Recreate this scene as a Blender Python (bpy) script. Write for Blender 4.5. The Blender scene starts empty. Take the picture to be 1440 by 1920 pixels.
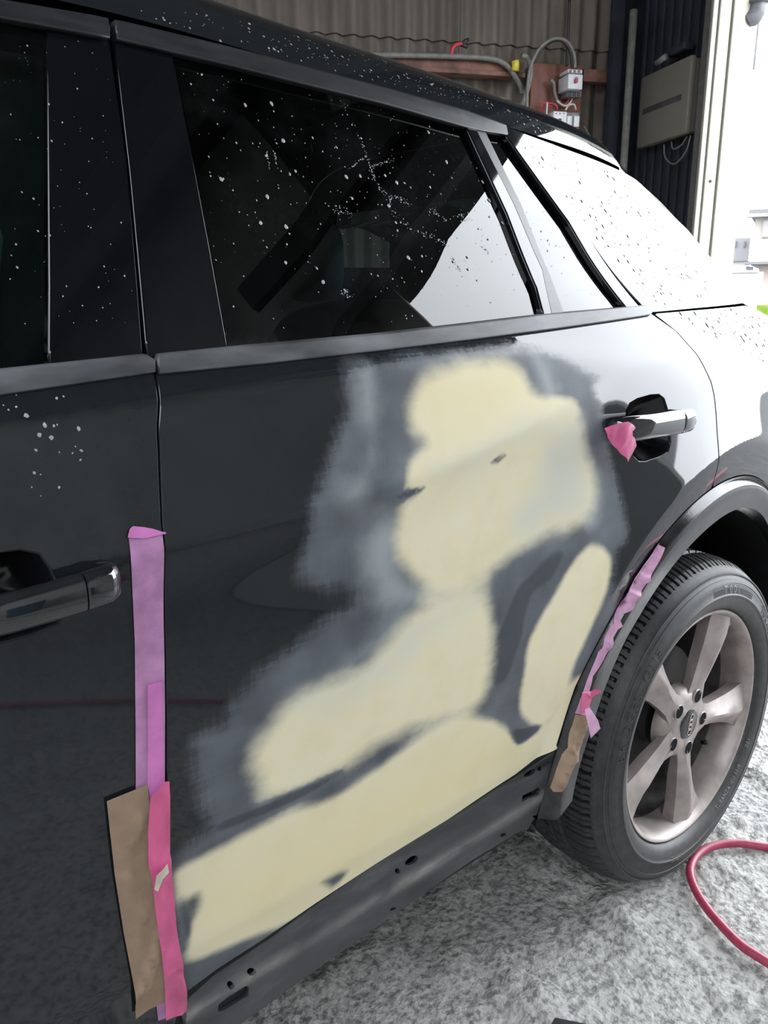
import bpy, bmesh, math, random
import numpy as np
from mathutils import Vector, Matrix
from mathutils.geometry import delaunay_2d_cdt

random.seed(4); rng = np.random.default_rng(4)
scene = bpy.context.scene
COL = scene.collection
# ---------------------------------------------------------------- camera, sky, exposure
# X runs along the car towards its tail, Y from the photographer into the car, Z up; metres.
CAM = np.array([-1.3674, -0.6795, 1.1323]); YAW, PITCH, ROLL, FPX = 0.7084, -0.2618, -0.005, 1527.7
F_ = np.array([math.sin(YAW)*math.cos(PITCH), math.cos(YAW)*math.cos(PITCH), math.sin(PITCH)])
R0 = np.cross(F_, [0, 0, 1]); R0 /= np.linalg.norm(R0); U0 = np.cross(R0, F_)
R_ = math.cos(ROLL)*R0 + math.sin(ROLL)*U0; U_ = -math.sin(ROLL)*R0 + math.cos(ROLL)*U0
cd = bpy.data.cameras.new('camera'); cam = bpy.data.objects.new('camera', cd); COL.objects.link(cam)
cd.sensor_width = 36; cd.lens = FPX/1920*36; cd.clip_start = .02; cd.clip_end = 500
M = Matrix.Identity(4)
for i in range(3):
    M[i][0], M[i][1], M[i][2], M[i][3] = R_[i], U_[i], -F_[i], CAM[i]
cam.matrix_world = M; scene.camera = cam
world = bpy.data.worlds.new('overcast_sky'); scene.world = world; world.use_nodes = True
bg = world.node_tree.nodes['Background']; bg.inputs[0].default_value = (.90, .95, 1.0, 1); bg.inputs[1].default_value = 8.5
scene.view_settings.view_transform = 'Standard'; scene.view_settings.look = 'None'
scene.view_settings.exposure = 0.25; scene.view_settings.gamma = 1; scene.view_settings.use_curve_mapping = False

# garage frame: corner O behind the tail of the car, u along the back wall, v towards the photographer's side
A_AZ = math.radians(117)
AX = np.array([math.sin(A_AZ), math.cos(A_AZ), 0.]); BX = np.array([AX[1], -AX[0], 0.])
def rayd(px, py): return F_ + R_*(px-720)/FPX - U_*(py-960)/FPX
def onY(px, py, Y):
    d = rayd(px, py); return CAM + d*(Y-CAM[1])/d[1]
def onZ(px, py, Z):
    d = rayd(px, py); return CAM + d*(Z-CAM[2])/d[2]
def onplane(px, py, P, n):
    d = rayd(px, py); return CAM + d*(np.dot(P-CAM, n)/np.dot(d, n))
_d = rayd(900, 300); _d = _d/np.hypot(_d[0], _d[1])
WALL_P = CAM + _d*3.9; WALL_P[2] = 0
_c = onplane(1178, 200, WALL_P, BX); O = np.array([_c[0], _c[1], 0.])
def G(u, v, z): return O - AX*u + BX*v + np.array([0, 0, z])
def wallpt(px, py, off=0.): return onplane(px, py, WALL_P + BX*off, BX)
def sidept(px, py, off=0.): return onplane(px, py, O - AX*off, AX)
CEIL = 3.7; LINTEL = 2.56; V_END = 2.82
def vof(p): return float(np.dot(p-O, BX))
def uof(p): return float(-np.dot(p-O, AX))
V0 = vof(sidept(1360, 20)); 
ADDED_SKYLIGHTS = [(1.3, 3.2, 5.7, 7.7), (3.9, 6.1, 2.6, 7.5), (6.6, 8.7, 2.6, 7.5)]   # unseen skylights added to light the filler; u0,u1,v0,v1
def portal(name, c, xdir, ydir, w, h):
    ld = bpy.data.lights.new(name, 'AREA'); ld.shape = 'RECTANGLE'; ld.size = w; ld.size_y = h; ld.energy = 1
    ld.cycles.is_portal = True
    o = bpy.data.objects.new(name, ld); COL.objects.link(o)
    x = Vector(xdir).normalized(); y = Vector(ydir).normalized(); z = x.cross(y)
    o.matrix_world = Matrix.Translation(Vector(c)) @ Matrix((x, y, z)).transposed().to_4x4()
portal('gateway_portal', G(-.02, (V0+V_END)/2, LINTEL/2), -BX, (0, 0, 1), V_END-V0, LINTEL)
for s in ADDED_SKYLIGHTS: portal('added_skylight_portal', G((s[0]+s[1])/2, (s[2]+s[3])/2, CEIL+.05), AX, -BX, s[1]-s[0], s[3]-s[2])

# ---------------------------------------------------------------- body side surface  Y = S(x, z)
GX = np.arange(-2.8, 1.3, .005)
def tab(xs, ys, sig=.035):
    t = np.interp(GX, xs, ys); k = int(sig/.005*3); g = np.exp(-.5*(np.arange(-k, k+1)*.005/sig)**2); g /= g.sum()
    return np.convolve(np.pad(t, k, mode='edge'), g, 'valid')
T_ZL = tab([-2.6, -1.05, -.919, -.785, -.674, -.526, -.401, -.334, 0, .6], [.885, .904, .911, .917, .930, .962, 1.002, 1.022, 1.03, 1.035])
T_ZU = tab([-2.6, -1.05, -.82, -.6, -.45, -.334, 0, .6], [1.02, 1.040, 1.052, 1.058, 1.050, 1.036, 1.042, 1.047])
T_YL = tab([-2.6, -1.05, -.5, -.334, 0, .6], [.0, .0, .003, .014, .016, .016])
T_YP = tab([-2.6, -.65, -.45, -.3, .6], [.0055, .0055, .002, -.004, -.005])
T_YB = tab([-2.6, -.6, -.1, .6], [.058, .057, .036, .036], .12)
T_YU = tab([-2.6, -.6, -.45, -.334, .6], [.040, .036, .027, .020, .020])
T_ZB = tab([-2.6, -1.16, -1.02, -.74, -.389, -.169, 0, .6], [1.03, 1.052, 1.06, 1.069, 1.085, 1.098, 1.103, 1.108], .09)
T_ZR = tab([-2.6, -1.6, -1.25, -.972, -.86, -.672, -.37, -.2, -.02, .15, .5], [1.2, 1.376, 1.413, 1.418, 1.412, 1.398, 1.388, 1.383, 1.381, 1.370, 1.32], .08)
T_TL = .17*np.maximum(0, GX+.2)**2 + .04*np.maximum(0, -1.4-GX)**2 + .012*np.maximum(0, -.2-GX)**2*0
T_TG = .125*np.maximum(0, GX+.8)**2
RA = np.radians([-40, 0, 60, 70, 85, 95, 101, 115, 128, 137, 149, 159, 168, 173, 178, 200])
RI = np.array([.43, .43, .434, .433, .427, .42, .416, .408, .398, .392, .392, .389, .399, .410, .407, .405])
RMA = np.radians([-40, 0, 60, 73, 86, 99, 115, 128, 142, 153, 165, 174, 200])
RM = np.array([.49, .49, .49, .489, .487, .484, .477, .465, .455, .455, .455, .462, .468])
ROA = np.radians([-40, 0, 60, 73, 92, 103, 112, 128, 140, 152, 165, 200])
RO = np.array([.56, .565, .566, .560, .537, .526, .517, .508, .492, .484, .474, .474])
def smooth_ang(A, Rr):
    aa = np.radians(np.arange(-60, 221, 1.)); t = np.interp(aa, A, Rr); k = 18; g = np.exp(-.5*(np.arange(-k, k+1)/6.)**2); g /= g.sum()
    return aa, np.convolve(np.pad(t, k, mode='edge'), g, 'valid')
_ai, _ri = smooth_ang(RA, RI); _am, _rm = smooth_ang(RMA, RM); _ao, _ro = smooth_ang(ROA, RO)
WC = (0.0, .325)
def polar(x, z):
    dx = x-WC[0]; dz = z-WC[1]; r = np.hypot(dx, dz); th = np.arctan2(dz, dx); th = np.where(th < -math.pi/2, th+2*math.pi, th); return r, th
def soft(d, w): return w*np.logaddexp(0, d/w)
ROOF_A, ROOF_B = .108, .075
ARCH = [True]
def S(x, z, arch=True):
    arch = arch and ARCH[0]
    x = np.asarray(x, float); z = np.asarray(z, float); x, z = np.broadcast_arrays(x, z)
    f = lambda T: np.interp(x, GX, T)
    zl, zu, yl, yu, zb, zr = f(T_ZL), f(T_ZU), f(T_YL), f(T_YU), f(T_ZB), f(T_ZR)
    one = np.ones_like(x)
    Zs = [.18*one, .30*one, .405*one, .437*one, .60*one, .75*one, zl-.035, zl, zu, zu+.010+soft(zb-zu-.010, .006), zr]
    Ys = [.085*one, .050*one, .030*one, .022*one, .006*one, .002*one, yl+f(T_YP), yl, yu, f(T_YB), .225*one]
    Ws = [0, .02, .01, .004, .05, .05, .012, .0035, .005, .003]
    y = Ys[0].copy(); sl = [(Ys[i+1]-Ys[i])/(Zs[i+1]-Zs[i]) for i in range(10)]
    y = y + sl[0]*(z-Zs[0])
    for i in range(1, 10): y = y + (sl[i]-sl[i-1])*soft(z-Zs[i], Ws[i])
    dz = np.clip(z-zr, 0, .95*ROOF_A)
    y = y + (-ROOF_B*np.log(1-dz/ROOF_A) - sl[9]*dz)*(z > zr)
    g = np.clip((z-.95)/.25, 0, 1); g = g*g*(3-2*g)
    y = y + f(T_TL)*(1-g) + f(T_TG)*g
    if arch:
        r, th = polar(x, z)
        ri = np.interp(th, _ai, _ri); rm = np.interp(th, _am, _rm); ro = np.interp(th, _ao, _ro)
        # the body swells out to a ridge around the arch, then turns back in towards the lip
        A = np.interp(th, np.radians([0, 60, 100, 130, 150, 170, 190]), [.030, .030, .030, .026, .018, .008, .004]); d = r-ro
        y = y - (A*np.exp(-soft(d, .0035)/.13) - .14*soft(-d, .0035)*(A/.03))*(1-g)
        kk = np.clip((ro+.012-r)/.035, 0, 1); kk = kk*kk*(3-2*kk); y = y + np.minimum(-.003-y, 0)*kk*np.clip((th-math.radians(100))/math.radians(40), 0, 1)
        # arch lip: outward roll then a nearly flat face
        s = np.clip((rm-r)/np.maximum(rm-ri, .01), 0, 1.4)
        lip = np.interp(s, [0, .04, .09, .22, .35, .5, 1., 1.4], [0, .005, .002, -.011, -.0135, -.0135, -.010, -.006])
        y = y + lip
    return y
def Sn(x, z):
    e = .0008
    gx = (S(x+e, z)-S(x-e, z))/(2*e); gz = (S(x, z+e)-S(x, z-e))/(2*e)
    n = np.stack([gx, -np.ones_like(gx), gz], -1); return n/np.linalg.norm(n, axis=-1, keepdims=True)
def hit(px, py, off=0.):
    """first crossing of a sight line with the body side; returns (x, z)"""
    d = rayd(px, py); t = np.linspace(.55, 3.4, 600)/np.linalg.norm(d); P = CAM + t[:, None]*d
    f = P[:, 1]-S(P[:, 0], P[:, 2])-off; i = np.where(f > 0)[0]
    if len(i) == 0 or i[0] == 0: P = onY(px, py, .3); return (float(P[0]), float(P[2]))
    a, b = t[i[0]-1], t[i[0]]
    for _ in range(30):
        m = (a+b)/2; Q = CAM+m*d
        if Q[1]-float(S(Q[0], Q[2]))-off > 0: b = m
        else: a = m
    Q = CAM+a*d; return (float(Q[0]), float(Q[2]))
def PX(pts, off=0.): return [hit(px, py, off) for px, py in pts]

# ---------------------------------------------------------------- materials
MATS = {}
def new_mat(name):
    m = bpy.data.materials.new(name); m.use_nodes = True; nt = m.node_tree; b = nt.nodes['Principled BSDF']; MATS[name] = m; return m, nt, b
def N(nt, t, **kw):
    n = nt.nodes.new(t)
    for k, v in kw.items(): setattr(n, k, v)
    return n
def objco(nt, scale=(1, 1, 1)):
    tc = N(nt, 'ShaderNodeTexCoord'); mp = N(nt, 'ShaderNodeMapping'); mp.inputs['Scale'].default_value = scale
    nt.links.new(tc.outputs['Object'], mp.inputs[0]); return mp.outputs[0]
def noise(nt, vec, sc, det=4, rough=.55):
    n = N(nt, 'ShaderNodeTexNoise'); n.inputs['Scale'].default_value = sc; n.inputs['Detail'].default_value = det; n.inputs['Roughness'].default_value = rough
    nt.links.new(vec, n.inputs['Vector']); return n.outputs['Fac']
def ramp(nt, fac, stops):
    r = N(nt, 'ShaderNodeValToRGB'); el = r.color_ramp.elements
    while len(el) < len(stops): el.new(.5)
    for e, (p, c) in zip(el, stops): e.position = p; e.color = (*c, 1) if len(c) == 3 else c
    nt.links.new(fac, r.inputs[0]); return r.outputs[0]
def mixc(nt, fac, a, b):
    m = N(nt, 'ShaderNodeMix', data_type='RGBA')
    for s, v in ((m.inputs['Factor'], fac), (m.inputs[6], a), (m.inputs[7], b)):
        if hasattr(v, 'links') or hasattr(v, 'is_linked'): nt.links.new(v, s)
        else: s.default_value = v if isinstance(v, (int, float)) else ((*v, 1) if len(v) == 3 else v)
    return m.outputs[2]
def mathn(nt, op, a, b=None, clamp=False):
    m = N(nt, 'ShaderNodeMath', operation=op); m.use_clamp = clamp
    for i, v in enumerate((a, b)):
        if v is None: continue
        if isinstance(v, (int, float)): m.inputs[i].default_value = v
        else: nt.links.new(v, m.inputs[i])
    return m.outputs[0]
def bump(nt, b, h, strength=.3, dist=.01):
    n = N(nt, 'ShaderNodeBump'); n.inputs['Strength'].default_value = strength; n.inputs['Distance'].default_value = dist
    nt.links.new(h, n.inputs['Height']); nt.links.new(n.outputs[0], b.inputs['Normal']); return n
def simple(name, c, rough=.5, metal=0., vary=.25, nsc=40, bstr=0., bsc=None, coat=0., spec=None, stretch=(1, 1, 1)):
    m, nt, b = new_mat(name); v = objco(nt, stretch); f = noise(nt, v, nsc)
    lo = tuple(x*(1-vary) for x in c); hi = tuple(min(1, x*(1+vary)) for x in c)
    nt.links.new(ramp(nt, f, [(.3, lo), (.7, hi)]), b.inputs['Base Color'])
    b.inputs['Roughness'].default_value = rough; b.inputs['Metallic'].default_value = metal; b.inputs['Coat Weight'].default_value = coat; b.inputs['Coat Roughness'].default_value = .03
    if spec is not None: b.inputs['Specular IOR Level'].default_value = spec
    if bstr: bump(nt, b, noise(nt, v, bsc or nsc*3), bstr, .004)
    return m
PAINT = (.012, .0145, .017)
m_paint = simple('black_gloss_paint', PAINT, .035, vary=.1)
m_gloss = simple('piano_black_trim', (.004, .0045, .006), .04, vary=.1)
m_trim = simple('satin_black_trim', (.020, .021, .024), .38, vary=.45, nsc=30, stretch=(.6, 1, 3))
m_trimgrey = simple('sanded_trim', (.075, .078, .085), .45, vary=.75, nsc=16, stretch=(.5, 1, 1.6))
m_rubber = simple('black_rubber', (.012, .012, .013), .6)
m_tyre = simple('tyre_rubber', (.030, .030, .031), .48, vary=.35, nsc=60, bstr=.12, bsc=500)
m_tread = simple('tread_rubber', (.018, .018, .019), .5, vary=.3, nsc=60)
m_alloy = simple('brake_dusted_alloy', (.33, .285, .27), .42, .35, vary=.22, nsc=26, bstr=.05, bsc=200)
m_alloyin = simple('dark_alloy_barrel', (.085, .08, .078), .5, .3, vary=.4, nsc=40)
m_disc = simple('brake_iron', (.022, .020, .019), .6, .2)
m_dark = simple('deep_black_plastic', (.006, .006, .007), .7)
m_liner = simple('liner_felt_and_hole_shade', (.008, .008, .009), .95, spec=.1)  # also colours the shade discs in the bolt holes
m_arch = simple('scuffed_arch_trim', (.020, .021, .022), .16, vary=.6, nsc=35, bstr=.04, bsc=300)
m_flap = simple('grey_arch_plastic', (.075, .078, .08), .5, vary=.4, nsc=35)
m_chromeb = simple('handle_black_gloss', (.012, .013, .014), .03, coat=1)
m_cup = simple('handle_cup_black', (.005, .005, .006), .2)
m_tape = simple('violet_masking_tape', (.42, .20, .38), .5, vary=.22, nsc=45, bstr=.15, bsc=700)
m_tape2 = simple('pink_violet_tape', (.54, .17, .44), .45, vary=.12, nsc=45, bstr=.1, bsc=700)
m_tape3 = simple('deep_pink_tape', (.58, .10, .24), .35, vary=.3, nsc=30, bstr=.15, bsc=400, stretch=(1, 1, .35))
m_tape4 = simple('pale_lilac_tape', (.50, .27, .42), .5, vary=.15, nsc=60, bstr=.1, bsc=500)
m_kraft = simple('kraft_paper', (.27, .185, .125), .75, vary=.12, nsc=60, bstr=.08, bsc=700)
m_torn = simple('bare_torn_spot', (.60, .56, .44), .6)
m_hose = simple('red_rubber_hose', (.30, .035, .075), .38, vary=.18, nsc=80)
m_spot = simple('dried_water_spot', (.30, .31, .32), .5, vary=.2, nsc=300)
m_drop = simple('water_drop_on_paint', (.05, .052, .055), .7, vary=.2, nsc=300, spec=.1)
m_seat = simple('dark_seat_cloth', (.02, .022, .024), .8)
m_teal = simple('pale_interior_cloth', (.25, .30, .28), .8)
m_rust = simple('rust_painted_beam', (.14, .065, .045), .7, vary=.5, nsc=14, bstr=.1)
m_board = simple('brown_stained_board', (.17, .062, .038), .55, vary=.25, nsc=18, stretch=(3, 3, .5))
m_navy = simple('navy_painted_steel', (.016, .019, .030), .6, vary=.4, nsc=8)
m_white = simple('breaker_white', (.62, .62, .64), .45, vary=.08)
m_grey = simple('grey_plastic', (.16, .16, .165), .5)
m_beigebox = simple('beige_box_plastic', (.17, .155, .13), .45, vary=.05, nsc=5)
m_darkwin = simple('smoked_window', (.06, .055, .055), .25)
m_cable = simple('grey_cable', (.16, .155, .14), .55)
m_bcable = simple('black_cable', (.02, .02, .02), .5)
m_rwire = simple('red_wire', (.42, .03, .05), .5)
m_wwire = simple('white_wire', (.55, .53, .50), .5)
m_yellow = simple('yellow_sleeve', (.65, .55, .06), .5)
m_jamb = simple('cream_painted_jamb', (.36, .345, .29), .5, vary=.06, nsc=6)
m_jambg = simple('grey_painted_jamb', (.11, .11, .105), .6, vary=.2)
m_conc = simple('pale_plaster', (.46, .46, .45), .9, vary=.2, nsc=3)
m_roofin = simple('dim_roof_lining', (.10, .10, .10), .9, vary=.3, nsc=3)
m_houseC = simple('cream_house_wall', (.27, .25, .225), .8, vary=.05)
m_houseG = simple('grey_house_wall', (.155, .155, .165), .8, vary=.05)
m_houseW = simple('white_garden_wall', (.36, .35, .34), .8, vary=.05)
m_houseP = simple('pinkish_house_wall', (.27, .23, .20), .8, vary=.05)
m_roofg = simple('slate_roof', (.09, .09, .1), .7)
m_pane = simple('grey_house_pane', (.20, .185, .185), .3)
m_grass = simple('bright_green_grass', (.085, .14, .006), .9, vary=.3, nsc=3)  # plain grass green, varied at random
m_duct = simple('galvanised_elbow', (.16, .16, .17), .5, .2)
m_blue = simple('blue_drum_paint', (.02, .10, .17), .4)
m_mat = simple('dark_rubber_mat', (.02, .02, .022), .7)

# corrugated sheets, rusty brown grey
m_yard = simple('asphalt_yard', (.09, .09, .092), .9, vary=.3, nsc=30)
m_corr, nt, b = new_mat('weathered_corrugated_metal')
v = objco(nt, (1, 1, .25)); f1 = noise(nt, v, 9, 5); f2 = noise(nt, objco(nt), 2.5, 3)
c = mixc(nt, f2, ramp(nt, f1, [(.3, (.095, .075, .06)), (.7, (.20, .172, .145))]), (.125, .10, .08))
nt.links.new(c, b.inputs['Base Color']); b.inputs['Roughness'].default_value = .7

# rough concrete ground
m_ground, nt, b = new_mat('rough_worn_concrete')
v = objco(nt); n1 = noise(nt, v, 7, 6); n2 = noise(nt, v, 75, 3, .6)
c1 = ramp(nt, n1, [(.3, (.27, .27, .26)), (.7, (.40, .395, .375))]); c2 = ramp(nt, n2, [(.36, (.07, .07, .07)), (.50, (.38, .375, .36)), (.72, (.56, .55, .53))])
mm = N(nt, 'ShaderNodeMix', data_type='RGBA', blend_type='MIX'); mm.inputs[0].default_value = .6
nt.links.new(c1, mm.inputs[6]); nt.links.new(c2, mm.inputs[7]); nt.links.new(mm.outputs[2], b.inputs['Base Color']); b.inputs['Roughness'].default_value = .85
vo = N(nt, 'ShaderNodeTexVoronoi'); vo.inputs['Scale'].default_value = 85; nt.links.new(v, vo.inputs['Vector'])
h = mathn(nt, 'ADD', mathn(nt, 'MULTIPLY', n2, .9), mathn(nt, 'MULTIPLY', vo.outputs['Distance'], .35))
bump(nt, b, h, .8, .010)

# tinted glass
def glassm(name, tint, ior=1.55, dust=.0):
    m = bpy.data.materials.new(name); m.use_nodes = True; nt = m.node_tree; nt.nodes.clear(); MATS[name] = m
    out = N(nt, 'ShaderNodeOutputMaterial'); tr = N(nt, 'ShaderNodeBsdfTransparent'); tr.inputs[0].default_value = (*tint, 1)
    gl = N(nt, 'ShaderNodeBsdfGlossy'); gl.inputs['Roughness'].default_value = .0; fr = N(nt, 'ShaderNodeFresnel'); fr.inputs[0].default_value = ior
    mx = N(nt, 'ShaderNodeMixShader'); nt.links.new(fr.outputs[0], mx.inputs[0]); nt.links.new(tr.outputs[0], mx.inputs[1]); nt.links.new(gl.outputs[0], mx.inputs[2])
    df = N(nt, 'ShaderNodeBsdfDiffuse'); df.inputs[0].default_value = (.5, .52, .54, 1)
    v = objco(nt, (1, 1, 1)); f = noise(nt, v, 7, 6, .7); f3 = noise(nt, v, 120, 3)
    fac = mathn(nt, 'MULTIPLY', mathn(nt, 'MULTIPLY', mathn(nt, 'SUBTRACT', f, .52, True), f3, True), dust, True)
    m2 = N(nt, 'ShaderNodeMixShader'); nt.links.new(fac, m2.inputs[0]); nt.links.new(mx.outputs[0], m2.inputs[1]); nt.links.new(df.outputs[0], m2.inputs[2])
    nt.links.new(m2.outputs[0], out.inputs[0]); return m
m_glassR = glassm('privacy_glass', (.085, .125, .13), 1.6, .10)
m_glassF = glassm('green_tint_glass', (.42, .62, .54), 1.52, .08)
m_glassH = glassm('tailgate_glass', (.5, .95, .95), 1.45)

# rear door: paint, sanded primer and body filler, blended by masks stored on the mesh
m_door, nt, b = new_mat('sanded_and_filled_door')
def attr(n):
    a = N(nt, 'ShaderNodeAttribute'); a.attribute_name = n; return a.outputs['Fac']
v = objco(nt); vs = objco(nt, (1, 1, .25)); vd = objco(nt, (.22, 1, 1))
nb = noise(nt, v, 18, 5); ns = noise(nt, objco(nt, (1, 1, .12)), 160, 4, .7); ns2 = noise(nt, objco(nt, (.10, 1, 1)), 150, 4, .7); nf = noise(nt, v, 60, 4)
scr = mathn(nt, 'ADD', mathn(nt, 'MULTIPLY', ns, .5), mathn(nt, 'MULTIPLY', ns2, .5))
def feather(a, amp, lo, hi, nn):
    s = mathn(nt, 'ADD', a, mathn(nt, 'MULTIPLY', mathn(nt, 'SUBTRACT', nn, .5), amp))
    mr = N(nt, 'ShaderNodeMapRange'); mr.interpolation_type = 'SMOOTHSTEP'; mr.inputs[1].default_value = lo; mr.inputs[2].default_value = hi
    nt.links.new(s, mr.inputs[0]); return mr.outputs[0]
sand = feather(attr('sand'), 1.0, .25, .80, mathn(nt, 'ADD', mathn(nt, 'MULTIPLY', ns2, .35), mathn(nt, 'MULTIPLY', mathn(nt, 'ADD', ns, nb), .325)))
thin = feather(attr('thin'), .6, .2, 1.1, nb)
dark = feather(attr('dark'), .8, .25, .75, nb)
nw = noise(nt, v, 9, 2, .5); nmix = mathn(nt, 'ADD', mathn(nt, 'MULTIPLY', nb, .35), mathn(nt, 'MULTIPLY', nw, .65))
fill = feather(attr('fill'), .65, .22, .82, mathn(nt, 'ADD', mathn(nt, 'MULTIPLY', nw, .6), mathn(nt, 'MULTIPLY', noise(nt, objco(nt, (.5, 1, 1)), 70, 3), .4))); halo = feather(attr('halo'), .8, .25, 1.0, nmix)
grey = ramp(nt, mathn(nt, 'ADD', mathn(nt, 'MULTIPLY', scr, .2), mathn(nt, 'MULTIPLY', nmix, .8)), [(.34, (.066, .074, .087)), (.66, (.135, .148, .166))])
cream = ramp(nt, nb, [(.25, (.68, .61, .41)), (.5, (.72, .655, .46)), (.8, (.73, .67, .51))])
yell = attr('yellow')
cream = mixc(nt, mathn(nt, 'MULTIPLY', yell, .8), cream, (.72, .62, .35)); cream = mixc(nt, mathn(nt, 'MULTIPLY', feather(attr('pale'), .9, .2, 1., nmix), .6), cream, (.52, .55, .52))
c = mixc(nt, sand, PAINT, grey); c = mixc(nt, mathn(nt, 'MULTIPLY', mathn(nt, 'MAXIMUM', thin, mathn(nt, 'MULTIPLY', halo, .6)), .75), c, (.36, .39, .40)); c = mixc(nt, mathn(nt, 'MULTIPLY', dark, .75), c, (.038, .045, .054)); c = mixc(nt, fill, c, cream)
nt.links.new(c, b.inputs['Base Color'])
mx = mathn(nt, 'MAXIMUM', sand, fill)
rg = N(nt, 'ShaderNodeMapRange'); rg.inputs[3].default_value = .035; rg.inputs[4].default_value = .52; nt.links.new(mx, rg.inputs[0]); nt.links.new(rg.outputs[0], b.inputs['Roughness'])
sp = N(nt, 'ShaderNodeMapRange'); sp.inputs[3].default_value = .5; sp.inputs[4].default_value = .3; nt.links.new(mx, sp.inputs[0]); nt.links.new(sp.outputs[0], b.inputs['Specular IOR Level'])

# bare lower door skin: scuffed dark metal with worn pale edge
m_lower, nt, b = new_mat('scuffed_bare_lower_door')
v = objco(nt, (.35, 1, 1)); n1 = noise(nt, v, 22, 6, .65); n2 = noise(nt, objco(nt), 9, 4)
a = N(nt, 'ShaderNodeAttribute'); a.attribute_name = 'wear'
c = ramp(nt, n1, [(.3, (.022, .023, .027)), (.55, (.05, .052, .058)), (.75, (.11, .112, .12))])
w = mathn(nt, 'MULTIPLY', a.outputs['Fac'], mathn(nt, 'ADD', mathn(nt, 'MULTIPLY', mathn(nt, 'SUBTRACT', n2, .42), 5.), .3), True)
a2 = N(nt, 'ShaderNodeAttribute'); a2.attribute_name = 'fill'
c = mixc(nt, w, c, (.27, .26, .25)); c = mixc(nt, a2.outputs['Fac'], c, (.58, .54, .39))
nt.links.new(c, b.inputs['Base Color']); b.inputs['Roughness'].default_value = .36; bump(nt, b, n1, .1, .004)

# ---------------------------------------------------------------- helpers
def mesh_obj(name, verts, faces, mat, parent=None, smooth=False, normals=None, attrs=None, kind=None):
    me = bpy.data.meshes.new(name); me.from_pydata([tuple(map(float, v)) for v in verts], [], faces); me.update()
    if mat is not None: me.materials.append(mat)
    if smooth: me.polygons.foreach_set('use_smooth', [True]*len(me.polygons))
    if normals is not None: me.normals_split_custom_set_from_vertices([tuple(map(float, n)) for n in normals])
    for k, a in (attrs or {}).items():
        at = me.attributes.new(k, 'FLOAT', 'POINT'); at.data.foreach_set('value', np.asarray(a, np.float32))
    return link(name, me, parent, kind)
def link(name, me, parent=None, kind=None):
    o = bpy.data.objects.new(name, me); COL.objects.link(o)
    if parent is not None:
        o.parent = parent; bpy.context.view_layer.update() if False else None
        o.matrix_parent_inverse = WM[parent.name].inverted() if parent.name in WM else Matrix.Identity(4)
    WM[o.name] = Matrix.Identity(4)
    if kind: o['kind'] = kind
    return o
WM = {}
def tag(o, label, cat, group=None):
    o['label'] = label; o['category'] = cat
    if group: o['group'] = group
    return o
def thing(name, loc, label, cat, group=None):
    o = bpy.data.objects.new(name, None); COL.objects.link(o); o.location = tuple(map(float, loc)); o.empty_display_size = .1
    WM[o.name] = Matrix.Translation(Vector(tuple(map(float, loc)))); return tag(o, label, cat, group)
def struct(o): o['kind'] = 'structure'; return o
def bm_obj(name, bm, mat, parent=None, smooth=False, kind=None):
    me = bpy.data.meshes.new(name); bmesh.ops.recalc_face_normals(bm, faces=bm.faces); bm.to_mesh(me); bm.free()
    if mat is not None: me.materials.append(mat)
    if smooth:
        me.polygons.foreach_set('use_smooth', [True]*len(me.polygons))
        try: me.set_sharp_from_angle(angle=math.radians(40))
        except Exception: pass
    return link(name, me, parent, kind)
def add_box(bm, p0, ex, ey, ez, bev=0.):
    """box from corner p0 with edge vectors"""
    p0 = np.asarray(p0, float); vs = []
    for k in (0, 1):
        for j in (0, 1):
            for i in (0, 1): vs.append(bm.verts.new(tuple(p0+np.asarray(ex)*i+np.asarray(ey)*j+np.asarray(ez)*k)))
    fs = [bm.faces.new([vs[i] for i in f]) for f in ((0, 2, 3, 1), (4, 5, 7, 6), (0, 1, 5, 4), (2, 6, 7, 3), (0, 4, 6, 2), (1, 3, 7, 5))]
    if bev:
        es = list({e for f in fs for e in f.edges}); bmesh.ops.bevel(bm, geom=es, offset=bev, segments=2, affect='EDGES', profile=.5)
def box(name, p0, ex, ey, ez, mat, parent=None, bev=0., kind=None):
    bm = bmesh.new(); add_box(bm, p0, ex, ey, ez, bev); return bm_obj(name, bm, mat, parent, smooth=bev > 0, kind=kind)
def gbox(name, u0, u1, v0, v1, z0, z1, mat, parent=None, bev=0.):
    return box(name, G(u0, v0, z0), -AX*(u1-u0), BX*(v1-v0), (0, 0, z1-z0), mat, parent, bev)
def catmull(pts, n=8):
    P = np.asarray(pts, float); P = np.vstack([2*P[0]-P[1], P, 2*P[-1]-P[-2]]); out = []
    for i in range(1, len(P)-2):
        for t in np.linspace(0, 1, n, endpoint=False):
            a, b_, c_, d_ = P[i-1:i+3]
            out.append(.5*((2*b_)+(-a+c_)*t+(2*a-5*b_+4*c_-d_)*t*t+(-a+3*b_-3*c_+d_)*t**3))
    out.append(P[-2]); return np.array(out)
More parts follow.
